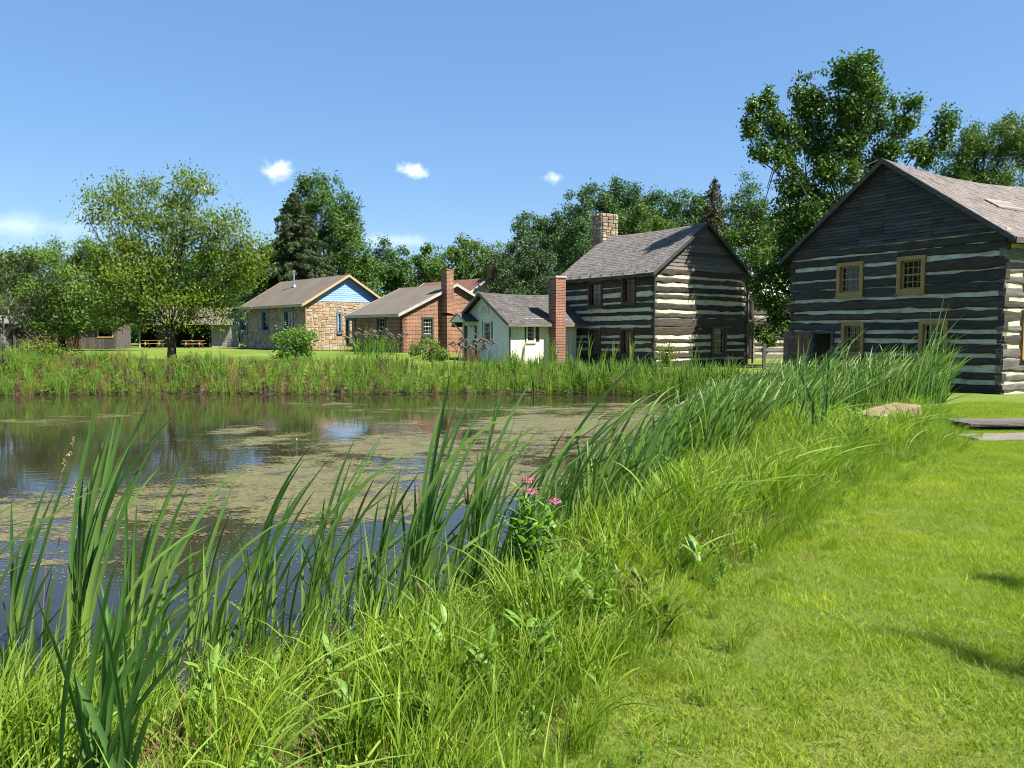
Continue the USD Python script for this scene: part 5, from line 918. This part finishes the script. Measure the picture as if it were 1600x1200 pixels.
def weed(r, h, n=5, lf=0.09):
    mb = MB(); C, N = [], []
    for k in range(n):
        a = r.uniform(0, 6.28); tip = np.array([math.cos(a) * 0.25 * h * r.random(), math.sin(a) * 0.25 * h * r.random(), h * r.uniform(0.6, 1.1)]); mb.tube([np.zeros(3), tip * [0.4, 0.4, 0.5], tip], [0.008, 0.006, 0.003], 3); m = int(34 * h * 0.09 / lf); s = r.uniform(0.2, 1, m)[:, None]; C.append(tip * s + r.normal(size=(m, 3)) * lf * 0.67); N.append(r.normal(size=(m, 3)) + [0, 0, 0.6])
    v, f = leaf_faces(np.vstack(C), np.vstack(N), lf, r, aspect=0.4); return mb.add(v, f)
def poisson(poly, step, r, jitter=0.45):
    x0, y0, x1, y1 = poly.bounds; X, Y = np.meshgrid(np.arange(x0, x1, step), np.arange(y0, y1, step)); p = np.c_[X.ravel(), Y.ravel()] + r.uniform(-jitter, jitter, (X.size, 2)) * step
    from shapely import contains_xy
    return p[contains_xy(poly, p[:, 0], p[:, 1])]
def onground(p): return np.c_[p, height(p)]
def gpoly(px, z): return sg.Polygon([atZ(a, b, z)[:2] for a, b in px])

r = np.random.default_rng(400)
# lawn: short blades near the viewer
lawn_edge = [(880, 1300), (930, 1180), (1000, 1080), (1110, 950), (1230, 850), (1330, 775), (1420, 725), (1500, 690), (1480, 660), (1490, 628), (1567, 618), (1700, 620), (1900, 680), (2300, 1300)]
lawn = gpoly(lawn_edge, 0.56); lawn_out = lawn.buffer(0.35)
protos = []
for k in range(5):
    mb = MB()
    for q in range(330):
        b = np.array([*r.uniform(-0.17, 0.17, 2), -0.01]); h = r.uniform(0.02, 0.052); a = r.uniform(0, 6.28); l = h * r.uniform(0.2, 1.3); tip = b + [math.cos(a) * l, math.sin(a) * l, h]; blade(mb, b, tip, r.uniform(0.0022, 0.0042), r.uniform(0.2, 1), r.uniform(0, 6.3), 2, 0.3, v=0.2)
    protos.append(('lawn_tuft', mb, M['grass_lawn']))
for k in range(2):
    mb = tuft(22, 0.065, 0.16, 0.005, r, (0.2, 0.05), 3, (0.3, 1.2), 1.4); protos.append(('long_tuft', mb, M['grass_lawn']))
protos.append(('straw_tuft', tuft(14, 0.05, 0.17, 0.005, r, (0.2, 0.05), 2, (0.3, 1.2), 1.8), M['grass_dry']))
pl = poisson(lawn_out, 0.2, r); d = np.hypot(pl[:, 0], pl[:, 1]); pl = pl[d < 26]
scatter('lawn_grass', 'short mown grass blades of the sunny lawn at right', 'grass', protos, onground(pl), r, (0.75, 1.25), [.17, .17, .17, .17, .17, .055, .055, .04])

# tall bright grass between lawn and pond
tall = sg.Polygon(list(SHORE[1:13]) + [atZ(a, b, 0.5)[:2] for a, b in ((1110, 655), (1250, 690), (1330, 680), (1480, 655), (1500, 690), (1420, 730), (1330, 782), (1230, 862), (1110, 965), (1000, 1095), (930, 1195), (860, 1340), (0, 1340), (-300, 1300))]).buffer(0)
protos = [('grass_tuft', tuft(42, h, 0.12, w, r, (0.22, 0.04), 5, (0.3, 1.3), o), M['grass_tall']) for h, w, o in ((0.27, .006, 0.8), (0.34, .005, 0.9), (0.21, .006, 1.0), (0.42, .008, 0.7), (0.16, .009, 1.3))] + [('dry_tuft', tuft(12, 0.24, 0.14, .006, r, (0.1, 0), 4, (0.3, 1), 1.4), M['grass_dry']), ('leafy_weed', weed(r, 0.24, lf=0.045), M['milkweed']), ('arching_tuft', tuft(9, 0.42, 0.08, .010, r, (0.5, 0.05), 8, (0.6, 1.5), 1.3), M['grass_pale']), ('arching_tuft', tuft(14, 0.34, 0.1, .008, r, (0.35, -0.05), 7, (0.6, 1.5), 1.5), M['grass_pale']), ('straw', tuft(7, 0.4, 0.12, .005, r, (0.3, 0), 4, (0.3, 1), 1.0), M['dead_leaf'])]
pt = poisson(tall.buffer(0.4), 0.122, r); dsh = shore_dist(pt); dl = np.array([lawn.distance(sg.Point(*x)) for x in pt])
bx = atY(1388, 690, 14.6); from shapely import contains_xy
inl = contains_xy(lawn, pt[:, 0], pt[:, 1]); keep = (dsh > 0.05) & (r.random(len(pt)) < np.where(inl, 0.4, 0.92)) & (np.hypot((pt[:, 0] - bx[0] + 0.1) / 0.8, (pt[:, 1] - 14.3) / 0.85) > 1); pt, dsh, dl, inl = pt[keep], dsh[keep], dl[keep], inl[keep]
g = scatter('tall_grass', 'long bright green grass bending along the near bank of the pond', 'grass', protos, onground(pt), r, (0.7, 1.25), [.17, .16, .15, .14, .11, .05, .09, .03, .05, .05], yaw=1.1)
sc = r.uniform(0.75, 1.25, len(pt)) * np.where(inl, 0.36, np.clip(0.5 + dl * 1.1, 0.5, 1.0)) * np.interp(pt[:, 1], [3, 6, 12], [1.05, 1.1, 1.1]) * np.interp(dsh + np.clip(pt[:, 1] - 6, 0, 4), [0, 0.7, 1.6], [0.5, 0.72, 1.0]) * np.clip(0.6 + 0.6 * meshkit.noise(np.c_[pt * 0.8, np.zeros(len(pt))]) * 1.3, 0.6, 1.25)
UsdGeom.PointInstancer(g).GetScalesAttr().Set(Vt.Vec3fArray.FromNumpy(np.repeat(sc[:, None], 3, 1).astype(np.float32)))

gp2 = ground[0][:, :2]; near = (np.abs(gp2[:, 0]) < 30) & (gp2[:, 1] > 0) & (gp2[:, 1] < 40); wild = np.zeros(len(gp2))
wild[near] = [max(1 - tall.buffer(-0.55).distance(sg.Point(*q)) / 0.5, 0) for q in gp2[near]]; wild = np.maximum(wild, np.where(near, np.clip(1.6 - shore_dist(gp2) / 1.6, 0, 1), 0))
UsdGeom.PrimvarsAPI(GROUND).CreatePrimvar('wild', Sdf.ValueTypeNames.FloatArray, 'vertex').Set(Vt.FloatArray.FromNumpy((wild * 0.75).astype(np.float32)))

# the dense reed bed at right
bed = gpoly([(905, 880), (1000, 835), (1080, 815), (1170, 775), (1215, 715), (1250, 690), (1330, 668), (1400, 655), (1475, 648), (1480, 625), (1350, 622), (1200, 626), (1095, 640), (1060, 668), (1000, 725), (940, 785), (880, 835)], 0.15)
def reed_clump(r, n=9, h=1.45, lean=0.33, w=(0.024, 0.05)):
    mb = MB()
    for k in range(n):
        a = r.uniform(0, 6.28); b = np.array([math.cos(a) * 0.07 * r.random(), math.sin(a) * 0.07 * r.random(), -0.05]); hh = h * r.uniform(0.65, 1.12); l = hh * (lean * r.uniform(-0.3, 1.8)); tip = b + [l, r.normal() * 0.13 * hh, hh]
        blade(mb, b, tip, r.uniform(*w), r.uniform(0.5, 1.3), r.uniform(-0.9, 0.9), 8, r.normal() * 0.9, v=0.3, droop=r.choice([0, 0, 0, 0.06, 0.14, 0.22]))
    return mb
protos = [('reed_clump', reed_clump(r, n, h), M['cattail']) for n, h in ((4, 1.30), (5, 1.5), (4, 1.65), (5, 1.2), (5, 1.45), (4, 1.75))]
pb = poisson(bed, 0.21, r); pb = pb[shore_dist(pb) > -0.9]; zz = np.maximum(height(pb), -0.05)
protos += [('dead_reed', reed_clump(r, 2, 1.1, 0.5), M['dead_leaf']), ('low_reed', reed_clump(r, 6, 0.9, 0.3), M['grass_tall'])]
g = scatter('reed_bed', 'dense stand of green cattail leaves leaning right along the bank', 'reeds', protos, np.c_[pb, zz], r, (0.85, 1.15), [.16, .16, .14, .15, .15, .1, .03, .11], yaw=0.4)
sc = r.uniform(0.8, 1.12, len(pb)) * np.interp(pb[:, 0], [0.5, 3, 5, 8.0, 10, 12], [0.72, 0.70, 0.66, 0.70, 0.86, 0.98]) * (0.72 + 0.5 * meshkit.noise(np.c_[pb * 1.4, np.zeros(len(pb))], 8))
UsdGeom.PointInstancer(g).GetScalesAttr().Set(Vt.Vec3fArray.FromNumpy(np.repeat(sc[:, None], 3, 1).astype(np.float32)))

# loose cattail shoots along the near water's edge
line = sg.LineString(SHORE[1:11]); q = np.random.default_rng(77); ps = []
for k in range(640):
    c = np.array(line.interpolate(q.random(), normalized=True).coords[0]); ps.append(c + q.normal(0, 0.2, 2))
ps = np.array(ps); ps = ps[(ps[:, 0] > -5)]
protos = [('shoot', reed_clump(r, n, h, 0.33, (0.012, 0.027)), M['cattail']) for n, h in ((2, 0.7), (3, 0.9), (2, 1.15), (3, 0.75), (2, 1.35))]
scatter('shore_shoots', 'loose young cattail shoots along the near water edge', 'reeds', protos, np.c_[ps, np.maximum(height(ps), -0.05)], r, (0.7, 1.2), [.28, .24, .16, .24, .08], yaw=0.4)
# far bank growth
far = sg.Polygon(list(SHORE[13:24]) + [(-27, 33.2), (-12, 33.0), (-6, 33.2), (-2, 33.6), (2, 33.8), (5, 33.5), (7.5, 31), (8, 28)]).buffer(0.25)
protos = [('green_tuft', tuft(26, 0.8, 0.2, .014, r, (0.08, 0), 4, out=.45), M['grass_bank']), ('green_tuft', tuft(26, 1.0, 0.2, .015, r, (0.08, 0), 4, out=.4), M['grass_bank']), ('bright_tuft', tuft(26, 0.75, 0.22, .015, r, (0.06, 0), 4, out=.6), M['grass_tall']),
          ('dry_tuft', tuft(24, 0.75, 0.2, .012, r, (0.05, 0), 4, out=.6), M['grass_dry']), ('weed', weed(r, 0.8), M['grass_bank']), ('weed', weed(r, 0.65), M['leaf_yellow']), ('reed_clump', reed_clump(r, 9, 1.15, 0.1), M['cattail']), ('dry_weed', weed(r, 0.6), M['plume'])]
pf = poisson(far, 0.235, r); dsh = shore_dist(pf); pf = pf[dsh > -0.12]; dsh = shore_dist(pf)
def pick(pts):
    n1 = meshkit.noise(np.c_[pts[:, 0] * 0.5, pts[:, 1] * 0.5, np.zeros(len(pts))], 3); u = r.random(len(pts)); x = pts[:, 0]; out = np.zeros(len(pts), int); q = np.random.default_rng(3)
    left = np.clip((-x + 0) / 10, 0, 1)
    for k in range(len(pts)):
        dry = 0.08 + 0.55 * left[k] * n1[k]; brt = 0.32 - 0.1 * left[k]; ree = 0.40 * (1 - left[k]) + 0.04
        w = np.array([0.12, 0.12, brt * .8, dry * 0.8, 0.30, 0.20, ree, dry * 0.5]); out[k] = q.choice(8, p=w / w.sum())
    return out
g = scatter('bank_growth', 'mixed green and dry grasses and weeds lining the far bank', 'bank plants', protos, onground(pf), r, (0.7, 1.2), pick)
sc = r.uniform(0.7, 1.15, len(pf)) * np.interp(pf[:, 0], [-25, -10, 0, 5, 8], [0.9, 0.85, 0.95, 1.0, 0.95]) * np.interp(shore_dist(pf), [0, 1.5, 3.5], [0.8, 0.9, 0.55]) * (0.62 + 0.7 * meshkit.noise(np.c_[pf * 0.55, np.zeros(len(pf))], 21))
UsdGeom.PointInstancer(g).GetScalesAttr().Set(Vt.Vec3fArray.FromNumpy(np.repeat(sc[:, None], 3, 1).astype(np.float32)))

def bush(label, px, py, Yd, lobes, mat, leaf, dens, seed, name='shrub', droop=None):
    return tree(label, 'shrub', px, Yd, lobes, leaf, dens, mat, trunk_r=0.05, seed=seed, name=name, clump=0.13, shell=0.3, per=7, first=0.25, droop=droop)
bush('bright green sumac shrub on the bank before the stone house', 462, 560, 34.5, [(440, 530, 16, 12), (462, 522, 18, 10), (482, 532, 16, 12), (455, 545, 26, 14), (475, 552, 22, 14), (440, 560, 20, 16), (462, 570, 26, 18)], 'leaf_sumac', 0.12, 2.6, 201, 'sumac_shrub', (0, 0, -0.5))
bush('rounded green bush in front of the brick house chimney', 672, 550, 40, [(672, 540, 16, 12), (655, 550, 16, 12), (690, 552, 16, 12), (672, 558, 24, 12)], 'leaf_light', 0.10, 2.6, 202)
bush('yellow-green bush at the left end of the far bank', 60, 560, 33, [(40, 550, 26, 14), (75, 545, 30, 12), (100, 560, 20, 14), (20, 570, 26, 18), (60, 570, 34, 18)], 'leaf_yellow', 0.11, 2.4, 203)
bush('dark leafy bush at water level on the left edge', 5, 600, 31.2, [(0, 585, 18, 20), (-14, 570, 18, 20), (8, 598, 10, 10)], 'leaf_sumac', 0.12, 2.6, 204)
bush('small yellow-green bush at the corner of the log cabin', 1042, 575, 39.5, [(1040, 548, 14, 10), (1050, 560, 13, 12), (1036, 566, 12, 12)], 'leaf_yellow', 0.09, 1.6, 205)

def plume_grass(label, pxs, base_py, Yd, hts, seed, name, leafmat, group=None):
    r = np.random.default_rng(seed); c = atY(np.mean(pxs), base_py, Yd); o = np.array([c[0], Yd, hz(c[0], Yd)]); t = thing(name, label, 'grass clump', o, group=group); lv, hd = MB(), MB()
    for px in pxs:
        x = atY(px, base_py, Yd)[0] - o[0]
        for k in range(5):
            b = np.array([x + r.normal() * 0.2, r.normal() * 0.4, 0]); h = hts * r.uniform(0.7, 1.15); l = r.uniform(0.1, 0.5) * h * r.choice([-1, 1, 1]); tip = b + [l, r.normal() * 0.2, h]; lv.tube([b, (b + tip) / 2 + [-l * .2, 0, .1 * h], tip], [0.012, 0.01, 0.006], 3); tip2 = tip + [0.28 * np.sign(l), 0, -0.06]
            hd.tube([tip - [l * .08, 0, .1], tip + [.1 * np.sign(l), 0, .05], tip2], [0.03, 0.05, 0.012], 5)
        for k in range(8):
            b = np.array([x + r.normal() * 0.25, r.normal() * 0.4, 0]); h = hts * r.uniform(0.5, 0.9); blade(lv, b, b + [r.normal() * 0.4 * h, r.normal() * .2, h], 0.03, .8, r.uniform(0, 6), 5, .5)
    obj('leaves', lv, M[leafmat], t); obj('plumes', hd, M['plume'], t, kind='stuff')
plume_grass('tall brown plumed grass before the grey board shed', list(np.arange(45, 125, 7)), 545, 66, 1.35, 301, 'plume_grass', 'grass_dry')
plume_grass('dusky seeding reeds against the brick house wall', list(np.arange(545, 625, 8)), 556, 47, 1.3, 302, 'seeding_reeds', 'grass_bank')
plume_grass('thin dry stalks before the board cottage door', list(np.arange(722, 752, 6)), 560, 38.5, 1.1, 303, 'dry_stalks', 'grass_dry')
def reed_group(label, pts, Yd, h, seed, name='reed_clump', n=8, lean=0.12, mat='cattail'):
    r = np.random.default_rng(seed); c = atY(np.mean(pts), 560, Yd); o = np.array([c[0], Yd, max(hz(c[0], Yd), 0.0)]); t = thing(name, label, 'reeds', o); mb = MB()
    for px in pts:
        x = atY(px + r.uniform(-9, 9), 560, Yd)[0] - o[0]; q = reed_clump(r, n, h * r.uniform(.5, 1.12), lean + .08, (0.016, 0.034)); v, f = q.arrays(); mb.add(v + [x, r.normal() * 0.3, 0], f)
    obj('leaves', mb, M[mat], t)
reed_group('tall green reeds rising before the brick house window', [575, 582, 588, 595, 600], 45, 2.0, 311, mat='grass_bank')
reed_group('tall reeds standing before the dark facade of the log cabin', [885, 893, 902, 915, 935, 948, 965, 978, 990], 37, 1.75, 312, lean=0.06)
reed_group('reeds beside the board cottage corner', [800, 812, 825, 838, 850, 862, 872], 37.5, 1.5, 313, lean=0.06)
reed_group('few tall reed leaves before the log cabin gable', [1075, 1082, 1090], 36, 1.7, 314, n=4, lean=0.1)

# ------------------------------------------------------------------ cattail clumps in the foreground, leaf by leaf
def cattail(label, base_px, tips, spread=14, width=0.017, seed=0, extra=0, dead=(), z=None, spikes=(), wr=(0.8, 1.2)):
    r = np.random.default_rng(seed); p = atZ(*base_px, 0.05)
    for _ in range(6): p = atZ(*base_px, max(hz(p[0], p[1]), 0.0) if z is None else z)
    o = np.array([p[0], p[1], max(hz(p[0], p[1]), 0.0)]); t = thing('cattail_clump', label, 'cattails', o)
    tips = list(tips)
    for k in range(extra):
        q = tips[r.integers(len(tips))]; tips.append((q[0] + r.uniform(-40, 30), q[1] + r.uniform(0, 110)))
    for k, tp in enumerate(tips):
        b = atY(base_px[0] + r.uniform(-spread, spread), base_px[1] + r.uniform(-4, 8), p[1] + r.uniform(-0.06, 0.06)) - o; b[2] = min(b[2], 0) - 0.04; T = atY(tp[0] + 8, tp[1] - 26, p[1] + r.uniform(-0.22, 0.12)) - o
        mb = blade(MB(), b, T, 1.5 * width * r.uniform(*wr), r.uniform(0.35, 0.9), r.uniform(-0.5, 0.5), 12, r.normal() * 0.35, v=0.3)
        obj('leaf', mb, M['dead_leaf'] if k in dead else M['cattail_hero'], t, smooth=40, label='dry tan leaf' if k in dead else None)
    for s in spikes:
        T = atY(s[0], s[1], p[1]) - o; b = np.array([T[0] * 0.3, 0, 0]); mb = MB(); mb.tube([b, T * [1, 1, .6] - [T[0] * .3, 0, 0], T], [0.006, 0.005, 0.004], 5); st = obj('stem', mb, M['cattail_hero'], t)
    return t
cattail('tall cattail clump at the far left of the near bank', (118, 1030), [(178, 655), (236, 630), (272, 668), (196, 640), (168, 668), (222, 745), (206, 700), (140, 735), (190, 720), (155, 760), (128, 700), (215, 690), (180, 780), (150, 640)], 18, 0.019, 1, extra=9)
cattail('short thin cattail leaves at the left picture edge', (18, 1060), [(70, 775), (24, 870), (50, 830), (110, 740), (10, 800), (60, 880)], 14, 0.016, 2, extra=7)
cattail('broad pale-based cattail clump nearest the viewer at bottom left', (150, 1270), [(120, 985), (175, 900), (205, 955), (265, 975), (300, 905), (148, 930), (230, 1000), (95, 1060), (200, 870), (60, 1000), (320, 1010), (170, 960), (250, 930), (40, 940), (330, 930)], 60, 0.0135, 3, extra=11)
cattail('cattail leaves right of the tallest left clump', (212, 1015), [(262, 780), (300, 715), (240, 800), (190, 790), (290, 780), (362, 755), (330, 800), (200, 845), (270, 840)], 20, 0.017, 4, extra=7)
cattail('slender leaning cattails left of centre over blue water', (300, 1010), [(355, 820), (365, 765), (330, 880), (400, 830), (290, 870), (345, 845)], 16, 0.015, 5, extra=5)
cattail('fan of cattail leaves by the dark tree reflection', (392, 1000), [(430, 790), (480, 720), (470, 740), (425, 820), (505, 745), (360, 855), (415, 850), (455, 790), (378, 880), (500, 820)], 22, 0.016, 6, extra=9)
cattail('upright cattail leaves just left of the centre clump', (505, 975), [(550, 705), (545, 735), (560, 770), (525, 790), (590, 710), (605, 690), (500, 800), (570, 820), (480, 850), (620, 760)], 22, 0.016, 7, extra=9)
cattail('low cattail leaves under the centre clump', (575, 975), [(620, 750), (610, 770), (650, 760), (585, 800), (600, 830), (555, 840), (640, 800), (560, 880)], 22, 0.016, 8, extra=8)
cattail('tall dark cattail clump at the picture centre', (642, 950), [(698, 600), (752, 592), (690, 640), (722, 660), (745, 690), (758, 640), (700, 700), (660, 745), (640, 770), (672, 690), (730, 720), (762, 680), (712, 640), (780, 700), (655, 800)], 14, 0.019, 9, extra=13)
cattail('cattail clump left of the pink flowers', (738, 930), [(790, 600), (830, 610), (770, 640), (812, 690), (752, 700), (745, 740), (765, 720), (800, 670), (840, 690), (722, 760), (785, 740), (730, 800)], 18, 0.018, 10, extra=11)
cattail('long cattail leaves arching far right past the pink flowers', (835, 870), [(1030, 560), (1020, 640), (880, 690), (950, 680), (905, 720), (860, 740), (920, 770), (890, 780)], 22, 0.017, 11, extra=9)
cattail('cattail clump where the dense reed bed begins', (905, 850), [(945, 655), (1000, 640), (960, 690), (925, 700), (1010, 690), (985, 665), (930, 740), (900, 720), (970, 730), (1020, 720), (890, 690)], 26, 0.017, 12, extra=15)
cattail('cattail clump in front of the reed bed over dark water', (975, 830), [(1010, 660), (1040, 650), (1060, 680), (1000, 700), (1030, 700), (980, 700), (1075, 700), (1050, 640)], 26, 0.016, 13, extra=15)
cattail('tall arching cattails at the right end of the reed bed', (1440, 650), [(1475, 500), (1500, 515), (1490, 545), (1465, 520), (1455, 540), (1510, 600), (1480, 570), (1440, 540), (1515, 640), (1470, 480)], 24, 0.02, 14, extra=13)
cattail('cattail leaves standing high before the big log house door', (1250, 700), [(1262, 545), (1240, 550), (1290, 560), (1225, 580), (1330, 545), (1350, 535), (1300, 575), (1275, 590)], 40, 0.018, 15, extra=13)

# dry bent leaves and seeding grass stalks
def curved(name, label, cat, pts, Yd, w, mat, thick=False):
    P = np.array([atY(a, b, Yd) for a, b in pts]); o = P[0].copy(); o[2] = hz(o[0], o[1]); t = None
    s = np.linspace(0, 1, 14); k = np.linspace(0, 1, len(P)); c = np.polyfit(k, P - o, min(3, len(P) - 1)); Q = np.stack([np.polyval(c[:, i], s) for i in range(3)], 1)
    mb = MB(); tn = np.gradient(Q, axis=0); a = np.cross(tn, [0.2, -1, 0.3]); a /= np.linalg.norm(a, axis=1, keepdims=True) + 1e-9; ww = (w * np.sin(np.pi * (0.12 + 0.86 * s)) / 2)[:, None]; nb = np.cross(a, tn); nb /= np.linalg.norm(nb, axis=1, keepdims=True) + 1e-9
    V = np.stack([Q - a * ww, Q + nb * ww * 0.3, Q + a * ww], 1).reshape(-1, 3); Fc = [x for i in range(0, 39, 3) for x in ((i, i + 1, i + 4), (i, i + 4, i + 3), (i + 1, i + 2, i + 5), (i + 1, i + 5, i + 4))]; mb.add(V, Fc)
    m = obj(name, mb, M[mat], label=label, cat=cat, smooth=40); UsdGeom.Xformable(m).AddTranslateOp().Set(Gf.Vec3d(*o)); return m
curved('dead_leaf', 'arching tan dead leaf over the grass right of the pink flowers', 'dead leaf', [(930, 865), (1000, 852), (1050, 866), (1088, 898)], 6.0, 0.018, 'dead_leaf')
curved('dead_leaf', 'pale dead leaf bent down below the centre cattail clump', 'dead leaf', [(641, 885), (655, 915), (672, 940), (690, 962)], 5.4, 0.018, 'dead_leaf')
curved('dead_leaf', 'dark brown drooping leaf below the pink flowers', 'dead leaf', [(785, 925), (810, 880), (850, 860), (905, 848)], 6.2, 0.02, 'plume')
curved('dead_leaf', 'yellow dead leaf lying in grass at bottom centre', 'dead leaf', [(405, 1155), (440, 1160), (470, 1178)], 3.9, 0.012, 'dead_leaf')
curved('dead_leaf', 'short upright tan leaf in front of centre cattails', 'dead leaf', [(655, 800), (656, 770), (652, 745)], 6.4, 0.022, 'dead_leaf')
curved('dead_leaf', 'brown-tipped leaf beside the pink milkweed clump', 'dead leaf', [(735, 830), (728, 780), (720, 750)], 6.6, 0.02, 'plume')
def seed_stalk(label, pts, head, Yd, seed):
    r = np.random.default_rng(seed); P = np.array([atY(a, b, Yd) for a, b in pts]); o = P[0].copy(); t = thing('seed_stalk', label, 'grass stalk', o); mb = MB(); mb.tube(P - o, np.linspace(0.0035, 0.002, len(P)), 5); obj('stem', mb, M['dead_leaf'], t)
    A, B = P[-1] - o, atY(*head, Yd) - o; n = 90; s = r.random(n)[:, None]; C = A + (B - A) * s + r.normal(size=(n, 3)) * 0.007 * (1.1 - np.abs(s - 0.4)); v, f = leaf_faces(C, r.normal(size=(n, 3)), 0.022, r, 0.45); obj('seed_head', (v, f), M['seedhead'], t)
seed_stalk('tall tan seed head stalk at far left above the algae', [(62, 1060), (72, 860), (97, 735)], (116, 684), 5.3, 1)
seed_stalk('shorter knobbly seed stalk behind the tall tan one', [(70, 940), (105, 790)], (126, 745), 5.6, 2)
seed_stalk('thin dry stalk over the open water left of centre', [(545, 900), (553, 770)], (562, 715), 6.6, 3)

# pink-flowered swamp milkweed
def milkweed():
    r = np.random.default_rng(55); base = atZ(820, 975, 0.25); o = np.array([base[0], base[1], hz(base[0], base[1])]); t = thing('milkweed_plant', 'leafy milkweed plant with pink flower heads before the reeds', 'wildflower', o)
    for (tx, ty, fl) in ((824, 752, 1), (829, 770, 1), (866, 785, 1), (845, 800, 0), (795, 800, 0), (880, 810, 0), (812, 790, 0)):
        T = atY(tx, ty, base[1] + r.uniform(-.1, .1)) - o; b = np.array([r.normal() * .05, r.normal() * .05, -.02]); mb = MB(); mid = b * .5 + T * [.35, .35, .5]; mb.tube([b, mid, T], [.006, .005, .003], 5); st = obj('stem', mb, M['milkweed'], t)
        for k in range(9):
            s = 0.3 + 0.68 * k / 9; q = (1 - s) ** 2 * b + 2 * s * (1 - s) * mid + s * s * T; a = k * 1.57 + r.uniform(-.4, .4)
            for sg_ in (0, math.pi):
                d = np.array([math.cos(a + sg_), math.sin(a + sg_), r.uniform(.3, .9)]); ln = .17 * (1.15 - .5 * s); mbl = blade(MB(), q, q + d * ln, .042, .4, a + sg_ + 1.57, 4, 0, tipw=0.0, v=.2); obj('leaf', mbl, M['milkweed'], st)
        if fl:
            n = 90; d = r.normal(size=(n, 3)); d /= np.linalg.norm(d, axis=1, keepdims=True); d[:, 2] = np.abs(d[:, 2]) * .8; v, f = leaf_faces(T + d * [.05, .05, .036], d + r.normal(size=(n, 3)) * .4, .018, r, .7); obj('flower_head', (v, f), M['pink'], t)
milkweed()
def broad_weed(label, px, py, n, h, ls, seed, mat='milkweed', group=None):
    r = np.random.default_rng(seed); p = atZ(px, py, 0.4)
    for _ in range(5): p = atZ(px, py, hz(p[0], p[1]))
    o = np.array([p[0], p[1], hz(p[0], p[1])]); t = thing('broadleaf_weed', label, 'weed', o, group=group)
    for k in range(n):
        a = r.uniform(0, 6.28); q = np.array([math.cos(a) * .04, math.sin(a) * .04, h * r.random() ** .7]); d = np.array([math.cos(a), math.sin(a), r.uniform(.2, 1.2)]); obj('leaf', blade(MB(), q, q + d * ls * r.uniform(.6, 1.2), ls * .34, .3, a + 1.57, 4, 0, tipw=0, v=.2, droop=.05), M[mat], t)
    mb = MB(); mb.tube([(0, 0, -.02), (0.01, 0, h)], [.005, .003], 5); obj('stem', mb, M[mat], t)
broad_weed('low broad-leaved weed in the grass at centre', 885, 985, 16, .28, .12, 1)
broad_weed('broad-leaved weed in the long grass left of the lawn', 1095, 905, 14, .22, .11, 2)
broad_weed('pale heart-leaved weed at the bottom left by the cattails', 250, 1110, 14, .16, .09, 3, 'leaf_yellow')
broad_weed('leafy weed at the foot of the milkweed', 870, 930, 18, .34, .12, 4)
broad_weed('bushy weed beside the timber block', 1335, 690, 22, .5, .12, 5)

# tree standing just outside the view, whose branch shades the lawn at the right edge
def side_tree():
    r = np.random.default_rng(808); b = np.array([13.0, 0.0, hz(13.0, 0.0) - .05]); t = thing('shade_tree', 'tree just right of the view whose branch shadows fall on the lawn', 'tree', b); mb = MB(); P = np.array([[0, 0, 0], [.05, 0, 3], [0, .1, 6.0], [-.1, .1, 9.0]]); mb.tube(P, [.3, .24, .18, .1], 9); C, N = [], []
    up = lambda x, y, h: (x + SUN[0] / SUN[2] * h, y + SUN[1] / SUN[2] * h, h + .6); lobes = [(up(x, y, 9.4), (w, w, .1), 330) for x, y, w in ((2.15, 4.40, .09), (2.26, 4.22, .13), (2.38, 4.02, .15), (2.52, 3.82, .17), (2.75, 3.6, .24), (3.3, 5.35, .22), (3.1, 3.5, .35))]
    for c, R, dn in lobes + [((13, 0, 9.6), (1.9, 1.8, 1.6), 900), ((13.6, -.8, 8.2), (1.8, 1.6, 1.3), 900), ((12.4, .6, 8.0), (1.3, 1.2, 1.0), 900)]:
        c = np.array(c) - b; limb(mb, P[2], c, .04, .006, r, 0.03); n = int(dn * R[0] * R[1] / .3); d = r.normal(size=(n, 3)); d /= np.linalg.norm(d, axis=1, keepdims=True); C.append(c + d * R * (r.random(n) ** .5)[:, None]); N.append(d + r.normal(size=(n, 3)) + [0, 0, .6])
    obj('trunk', mb, M['bark'], t); obj('crown', leaf_faces(np.vstack(C), np.vstack(N), .1, r), M['leaf_maple'], t)
side_tree()
q = np.random.default_rng(909)
WEEDS = [(420, 1110, 'leafy weed in bank grass right of the nearest bottom-left cattails'), (520, 1090, 'leafy weed in bank grass below the fan of cattails'), (610, 1130, 'yellowish weed in long grass near the bottom centre'), (700, 1060, 'leafy weed in long grass below the centre cattail clump'),
    (760, 1120, 'leafy weed low in the bank grass left of the lawn corner'), (690, 1170, 'yellowish weed closest to the bottom edge in the centre'), (830, 1060, 'leafy weed at the ragged edge where bank grass meets the lawn'), (930, 1010, 'leafy weed right of the low broad-leaved centre weed'),
    (1010, 950, 'small yellowish weed between the lawn edge and the arching dead leaf'), (960, 900, 'leafy weed just below the arching tan dead leaf'), (1150, 850, 'leafy weed halfway up the lawn edge toward the timber block'), (1040, 1000, 'small yellowish weed straying into the mown lawn edge'),
    (330, 1150, 'leafy weed closest to the bottom-left cattail clump'), (560, 1180, 'leafy weed cut by the bottom edge left of centre'), (1210, 800, 'small yellowish weed before the reed bed and lawn edge'), (470, 1040, 'leafy weed right at the water side below the cattail fan')]
for k, (px, py, lab) in enumerate(WEEDS):
    broad_weed(lab, px, py, int(q.integers(10, 20)), q.uniform(.16, .34), q.uniform(.07, .12), 40 + k, ['milkweed', 'leaf_sumac', 'leaf_yellow'][k % 3])
